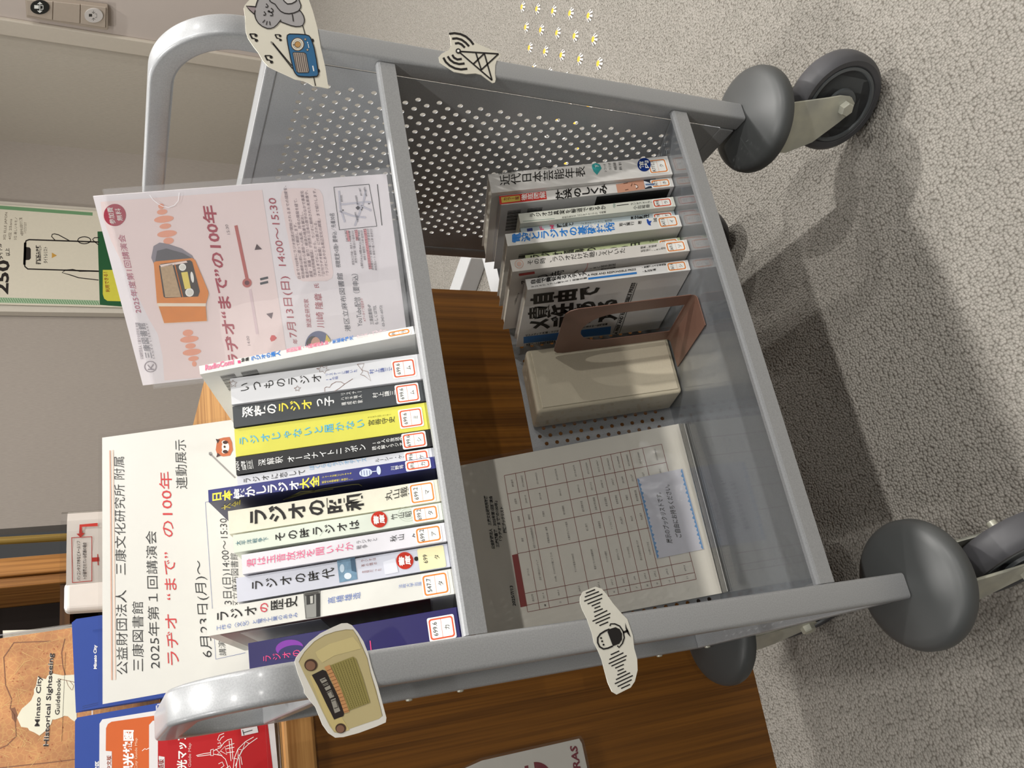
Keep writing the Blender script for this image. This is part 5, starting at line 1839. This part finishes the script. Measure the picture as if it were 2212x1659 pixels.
b.row(pl, (505, 1352), (491, 1120), 20, '7月13日(日)14:00～15:30', blk_, 2, TW)
b.row(pl, (520, 1330), (513, 1195), 16, '港区立麻布図書館', blk_, 2, TW)
rp, rp2, wp_ = ink('#b8653c', 0.5), ink('#3a1d17', 0.5), ink('#f1e2d6', 0.5)
b.stroke(pl, [(453, 979.5), (508, 1032)], 3.2, ink('#8e8c8a', 0.5), 2)
b.poly(pl, [(451, 977), (456, 976), (459, 981), (455, 985), (451, 982)], ink('#8e8c8a', 0.5), 2)
b.poly(pl, [(468, 957), (466, 972), (470, 983), (482, 986), (497, 984), (503, 972), (501, 955), (496, 944), (484, 945), (472, 948)], rp, 2)
for q in ([(466, 948), (475, 950), (470, 958)], [(467, 988), (470, 978), (477, 984)]):
    b.poly(pl, q, rp2, 3)
b.ell(pl, (487, 966), 8, 12, wp_, 3)
for y in (955.5, 975.5):
    b.ell(pl, (484, y), 5, 4.2, wp_, 4)
    b.ell(pl, (486.5, y), 5.5, 3.6, rp2, 5)
b.ell(pl, (485, 965), 2.2, 2.6, rp2, 6)
b.build('printed_sheet', root)
b = MB()
b.slab(Plane(P3('U', 0, sa - 0.0004, 0), -AV), [P3('U', x, sa - 0.0004, h) for x, h in ((0.0435, 0.046), (0.0435, 0.3610), (0.3365, 0.3610), (0.3365, 0.046))], clear('laminate_film', gloss=0.8), 0.0001)
b.build('laminate_film', root)

# ================================================================== PAPER CUT-OUTS TAPED TO THE FRONT POSTS
pl = Plane((0, -0.0009, 0), (0, -1, 0))
sc_ = ink('#dbd7c8', 0.5)
cat = lambda q: [(500 + x / 8.296, y / 8.296) for x, y in q]
root = thing('paper_cutout', (0.56, -0.0009, 0.72), 'cream paper cut-out of a grey cat and a blue radio on right front post', 'paper cut-out', 'paper cut-outs on the cart posts')
b = MB()
b.sheet(pl, cat([(480, -330), (370, -120), (320, 0), (265, 60), (232, 100), (220, 140), (245, 300), (252, 480), (262, 580), (300, 690), (400, 840), (480, 940), (560, 1080), (660, 1190), (820, 1270), (1000, 1350), (1150, 1420), (1300, 1450), (1390, 1490), (1470, 1540), (1600, 1555), (1730, 1582), (1765, 1570), (1730, 1520), (1680, 1200), (1600, 850), (1540, 500), (1460, 200), (1390, 0), (1320, -330)]), sc_, 0.0008)
gc, ol = ink('#a3a1a2', 0.55), ink('#1a1718', 0.5)
b.poly(pl, cat([(520, -220), (480, -60), (440, 110), (262, 105), (410, 255), (430, 330), (480, 410), (550, 470), (640, 508), (700, 510), (760, 490), (820, 440), (880, 375), (960, 418), (1060, 455), (1150, 475), (1230, 473), (1280, 450), (1303, 400), (1308, 350), (1290, 280), (1255, 220), (1220, 180), (1242, 130), (1245, 90), (1200, -60), (1150, -220)]), gc, 1)
b.poly(pl, cat([(262, 103), (345, 108), (432, 122), (425, 180), (410, 252)]), ink('#96898b', 0.55), 2)
K = 2.0
for q in ([(435, 120), (350, 112), (262, 105), (330, 185), (410, 255)], [(432, 122), (448, 60), (470, 0), (500, -80)], [(426, 182), (412, 225), (420, 290), (440, 350), (480, 412), (550, 470), (640, 508), (700, 510), (760, 490), (820, 440), (886, 352)],
          [(876, 385), (960, 418), (1060, 455), (1150, 475), (1230, 473), (1280, 450), (1303, 400), (1308, 350), (1290, 280), (1255, 220), (1220, 182)],
          [(670, -40), (690, 20), (720, 42), (780, 72), (830, 145), (880, 200), (950, 235), (1030, 245), (1120, 230), (1200, 195), (1240, 140), (1245, 90), (1210, 0), (1190, -60)],
          [(1088, 250), (1100, 320), (1108, 382)], [(1275, 455), (1318, 612)], [(1472, 1372), (1503, 1538)], [(715, 745), (760, 810), (920, 1010), (1092, 1228)], [(735, 760), (900, 960), (1080, 1175)],
          [(622, 65), (655, 105), (640, 130), (608, 122)], [(582, 205), (613, 245), (604, 268), (570, 270)], [(708, 143), (745, 175), (742, 208), (712, 220), (668, 205)], [(708, 218), (738, 245), (735, 278), (690, 278)],
          [(600, 355), (557, 405)], [(640, 375), (622, 445)], [(682, 380), (692, 450)], [(920, -20), (945, 20), (1000, 68), (1080, 62), (1140, 30), (1170, 0)]):
    b.stroke(pl, cat(q), K if len(q) > 2 else 1.7, ol, 4)
b.poly(pl, cat([(925, -20), (950, 15), (1005, 60), (1080, 55), (1160, 10), (1170, -20)]), ink('#c4c2c0', 0.55), 3)
b.ell(pl, cat([(668, 200)])[0], 2.6, 2.0, ol, 4)
b.ell(pl, cat([(720, 766)])[0], 1.6, 3.6, ink('#8b8780', 0.5), 5, rot=-0.6)
rb = ink('#2f6690', 0.5)
body = cat([(992, 680), (1000, 630), (1040, 607), (1200, 610), (1330, 620), (1390, 640), (1420, 680), (1450, 760), (1480, 850), (1520, 1050), (1550, 1250), (1558, 1330), (1530, 1365), (1400, 1376), (1240, 1368), (1180, 1355), (1140, 1310), (1110, 1250), (1060, 1050), (1010, 800)])
b.ell(pl, cat([(1453, 725)])[0], 3.0, 4.0, ol, 3)
b.ell(pl, cat([(1560, 1268)])[0], 3.0, 4.0, ol, 3)
b.poly(pl, body, rb, 5)
b.stroke(pl, body, 2.0, ol, 6, closed=True)
b.ell(pl, cat([(1185, 793)])[0], 14.5, 14.6, ink('#5f4a3a', 0.5), 6)
b.ell(pl, cat([(1185, 793)])[0], 12.6, 12.8, ink('#e6e2d4', 0.5), 7)
for j in range(22):
    t = j * math.pi * 2 / 22
    c_, s2 = math.cos(t), math.sin(t)
    x, y = cat([(1185, 793)])[0]
    b.stroke(pl, [(x + 8.4 * c_, y + 8.4 * s2), (x + 10.8 * c_, y + 10.8 * s2)], 0.8, ol, 8)
b.ell(pl, cat([(1185, 796)])[0], 7.0, 7.0, ink('#4f3a2c', 0.5), 8)
b.ell(pl, cat([(1188, 796)])[0], 6.0, 6.0, ink('#b98f58', 0.5), 9)
b.stroke(pl, cat([(1100, 800), (1135, 805)]), 1.2, ol, 8)
gr_ = cat([(1098, 950), (1120, 935), (1300, 942), (1335, 965), (1390, 1260), (1378, 1300), (1200, 1302), (1165, 1280)])
b.poly(pl, gr_, ink('#a79a90', 0.5), 6)
b.stroke(pl, gr_, 1.3, ink('#33302f', 0.5), 7, closed=True)
for j in range(6):
    x = 1132 + j * 36
    b.stroke(pl, cat([(x, 955), (x + 22, 1120), (x + 56, 1285)]), 1.2, ink('#3a3634', 0.5), 7)
for q in ((1322, 705), (1362, 893)):
    b.ell(pl, cat([q])[0], 2.8, 2.8, ink('#3f352f', 0.5), 6)
    b.ell(pl, cat([q])[0], 2.1, 2.1, ink('#a79c8e', 0.5), 7)
for q in ([(1360, 750), (1368, 778)], [(1373, 790), (1381, 822)], [(1380, 828), (1388, 855)]):
    b.stroke(pl, cat(q), 1.4, WI, 6)
b.stroke(pl, cat([(1456, 1178), (1476, 1275)]), 2.4, WI, 6)
for dx, dy, k_ in ((0, 0, 1.0), (452, 12, 0.82), (272, 388, 1.0)):
    f_ = lambda q: cat([(330 + dx + (x - 330) * k_, 608 + dy + (y - 608) * k_) for x, y in q])
    b.stroke(pl, f_([(328, 606), (372, 690)]), 3.4 * k_, ol, 3)
    b.stroke(pl, f_([(326, 606), (420, 606), (445, 618)]), 2.0 * k_, ol, 3)
    b.stroke(pl, f_([(365, 680), (410, 690), (440, 706)]), 2.0 * k_, ol, 3)
    b.ell(pl, f_([(438, 634)])[0], 3.4 * k_, 3.0 * k_, ol, 3)
    b.ell(pl, f_([(446, 722)])[0], 3.6 * k_, 3.0 * k_, ol, 3)
b.build('printed_paper', root)

an = lambda q: [(840 + x / 3.95, 40 + y / 3.95) for x, y in q]
root = thing('paper_cutout', (0.59, -0.0009, 0.55), 'small cream paper cut-out of a black radio tower on the right front post', 'paper cut-out', 'paper cut-outs on the cart posts')
b = MB()
b.sheet(pl, an([(515, 120), (560, 112), (610, 122), (650, 140), (690, 170), (720, 200), (780, 225), (860, 260), (930, 285), (955, 310), (940, 335), (920, 360), (907, 400), (905, 470), (912, 520), (905, 545), (885, 550), (850, 525), (790, 480), (740, 468), (660, 473), (560, 455), (490, 410), (435, 375), (425, 330), (450, 300), (510, 270), (530, 230), (525, 170)]), sc_, 0.0008)
for q in ([(513, 130), (560, 124), (610, 132), (655, 152), (695, 186), (722, 222)], [(540, 172), (578, 168), (620, 180), (655, 205), (684, 236)], [(564, 213), (592, 208), (620, 220), (648, 248)],
          [(465, 333), (485, 370), (520, 402), (565, 425), (615, 434), (669, 428)], [(502, 322), (522, 352), (555, 376), (600, 388), (646, 383)], [(541, 309), (556, 334), (585, 349), (622, 344)]):
    b.stroke(pl, an(q), 4.6, ol, 2)
for q in ([(612, 280), (936, 301)], [(606, 290), (880, 526)], [(936, 301), (788, 437)], [(815, 300), (880, 526)], [(815, 296), (722, 386)], [(742, 292), (788, 437)]):
    b.stroke(pl, an(q), 3.0, ol, 3)
b.ell(pl, an([(592, 276)])[0], 5.6, 5.6, ol, 4)
b.ell(pl, an([(592, 276)])[0], 2.7, 2.7, ink('#f3f1ea', 0.5), 5)
b.build('printed_paper', root)

ra = lambda q: [(560 + x / 3.95, 1239 + y / 3.95) for x, y in q]
root = thing('paper_cutout', (0.0, -0.0009, 0.75), 'white-edged paper cut-out of a cream vintage table radio on left front post', 'paper cut-out', 'paper cut-outs on the cart posts')
b = MB()
b.sheet(pl, ra([(302, 752), (315, 715), (345, 675), (430, 580), (520, 510), (620, 460), (700, 425), (750, 422), (790, 440), (840, 500), (890, 580), (930, 680), (960, 800), (1010, 950), (1050, 1100), (1085, 1230), (1080, 1270), (1000, 1305), (850, 1360), (720, 1395), (650, 1400), (590, 1360), (540, 1290), (480, 1140), (430, 1080), (385, 1020), (380, 980), (330, 850)]), ink('#e2dfd6', 0.5), 0.0008)
rc_ = ink('#c0b284', 0.45, var=0.07, scale=25)
b.poly(pl, ra([(337, 755), (350, 720), (385, 670), (470, 580), (560, 525), (650, 495), (740, 478), (800, 480), (840, 540), (880, 620), (920, 720), (950, 850), (1000, 1000), (1030, 1130), (1050, 1215), (1020, 1240), (900, 1280), (770, 1325), (740, 1345), (680, 1362), (640, 1355), (600, 1300), (540, 1180), (450, 990), (380, 850)]), rc_, 1)
b.stroke(pl, ra([(337, 755), (385, 670), (470, 580), (560, 525), (650, 495), (740, 478), (800, 480), (840, 540), (920, 720), (950, 850), (1030, 1130), (1050, 1215)]), 0.8, ink('#8a7c55', 0.5), 2)
b.poly(pl, ra([(480, 670), (600, 600), (800, 540), (850, 600), (870, 640), (640, 700), (540, 760), (500, 720)]), ink('#cfc08a', 0.45, var=0.06, scale=25), 2)
b.poly(pl, ra([(430, 880), (455, 860), (640, 1250), (700, 1220), (770, 1335), (690, 1358), (640, 1345), (560, 1200)]), ink('#cdbb80', 0.45, var=0.06, scale=25), 2)
b.poly(pl, ra([(448, 866), (540, 820), (570, 832), (600, 900), (680, 1060), (725, 1190), (718, 1216), (640, 1245), (580, 1130), (500, 960)]), ink('#2b2422', 0.45), 3)
gw = ink('#9a968c', 0.5)
for q in ([(515, 905), (560, 885), (580, 915), (535, 938)], [(540, 948), (585, 928), (592, 945), (550, 962)], [(556, 975), (600, 952), (612, 980), (570, 1000)], [(575, 1012), (615, 992), (640, 1050), (604, 1066)], [(610, 1078), (650, 1062), (692, 1172), (645, 1192)]):
    b.poly(pl, ra(q), gw, 4)
for q in ([(530, 912), (570, 895)], [(545, 955), (588, 935)], [(580, 1020), (612, 1000), (628, 1040)], [(618, 1090), (652, 1075), (672, 1140), (640, 1150)]):
    b.stroke(pl, ra(q), 1.6, ink('#3c3734', 0.5), 5)
b.poly(pl, ra([(555, 798), (600, 778), (660, 900), (720, 1040), (768, 1180), (725, 1192), (680, 1060), (610, 900)]), ink('#c79160', 0.5), 4)
for j in range(13):
    f_ = j / 12
    p = Vector((575, 830)).lerp(Vector((722, 1180)), f_)
    q = Vector((622, 812)).lerp(Vector((765, 1168)), f_)
    b.stroke(pl, ra([p, q]), 0.7, ink('#7a4f2d', 0.5), 5)
b.poly(pl, ra([(608, 782), (800, 708), (825, 728), (880, 880), (945, 1100), (790, 1158), (765, 1168), (710, 1020), (655, 880)]), ink('#94894f', 0.5, var=0.08, scale=60), 4)
for j in range(9):
    f_ = (j + 0.5) / 9
    p = Vector((618, 785)).lerp(Vector((812, 715)), f_)
    q = Vector((768, 1160)).lerp(Vector((935, 1100)), f_)
    if j % 2:
        for i in range(24):
            b.stroke(pl, ra([p.lerp(q, i / 24 + 0.006), p.lerp(q, i / 24 + 0.026)]), 1.0, ink('#4f4822', 0.5), 5)
    else:
        b.stroke(pl, ra([p, q]), 0.7, ink('#6f6534', 0.5), 5)
for q, r in (((440, 780), 14.0), ((695, 1320), 11.5)):
    b.ell(pl, ra([q])[0], r, r * 0.93, ink('#4a352a', 0.5), 4)
    b.ell(pl, ra([(q[0] - 3, q[1] + 6)])[0], r * 0.75, r * 0.72, ink('#86634f', 0.5), 5)
b.build('printed_paper', root)

mc = lambda q: [(1000 + x / 3.352, 1239 + y / 3.352) for x, y in q]
root = thing('paper_cutout', (0.0, -0.0009, 0.54), 'white paper cut-out of a black microphone between sound bars on left front post', 'paper cut-out', 'paper cut-outs on the cart posts')
b = MB()
b.sheet(pl, mc([(850, 170), (870, 130), (960, 95), (1005, 110), (1040, 150), (1090, 220), (1150, 290), (1190, 330), (1210, 390), (1230, 450), (1240, 540), (1262, 620), (1265, 700), (1245, 780), (1215, 825), (1115, 875), (1080, 855), (1050, 790), (1025, 700), (1005, 620), (980, 560), (950, 500), (935, 430), (900, 330), (865, 260), (848, 210)]), ink('#dedcd0', 0.5), 0.0008)
for q in ([(890, 142), (957, 115)], [(882, 170), (985, 130)], [(878, 200), (1010, 148)], [(902, 220), (1008, 178)], [(932, 235), (995, 208)], [(952, 252), (995, 235)], [(948, 280), (1012, 254)], [(952, 312), (1045, 267)], [(938, 345), (1068, 288)], [(960, 361), (1065, 316)], [(988, 377), (1052, 350)],
          [(1070, 588), (1132, 560)], [(1060, 622), (1162, 573)], [(1055, 653), (1185, 594)], [(1075, 670), (1180, 622)], [(1102, 685), (1165, 657)], [(1120, 706), (1165, 688)], [(1118, 735), (1182, 706)], [(1108, 768), (1210, 718)], [(1100, 798), (1230, 738)], [(1120, 818), (1222, 768)], [(1145, 832), (1210, 802)]):
    b.stroke(pl, mc(q), 2.6, ol, 2)
cap_ = mc([(1062, 402), (1030, 415), (995, 437), (976, 465), (976, 500), (990, 530), (1018, 546), (1050, 540), (1085, 525)])
b.stroke(pl, cap_, 3.6, ol, 3)
b.poly(pl, mc([(1046, 420), (1066, 400), (1105, 388), (1135, 402), (1152, 436), (1152, 478), (1132, 508), (1086, 526)]), ol, 3)
for q in ((1000, 467), (1008, 490), (1018, 515)):
    b.ell(pl, mc([q])[0], 2.2, 2.2, ol, 4)
b.stroke(pl, mc([(1064, 380), (1070, 364), (1100, 364), (1135, 380), (1160, 418), (1168, 465), (1155, 505), (1130, 535), (1118, 522)]), 3.0, ol, 3)
b.stroke(pl, mc([(1158, 428), (1196, 412)]), 4.6, ol, 3)
b.poly(pl, mc([(1174, 355), (1186, 392), (1200, 418), (1215, 462), (1190, 432), (1178, 400)]), ol, 3)
b.build('printed_paper', root)

# bookkeeping helper property is no longer needed
for o in list(bpy.data.objects):
    if '_w' in o:
        del o['_w']
for m in bpy.data.materials:
    m.use_backface_culling = False
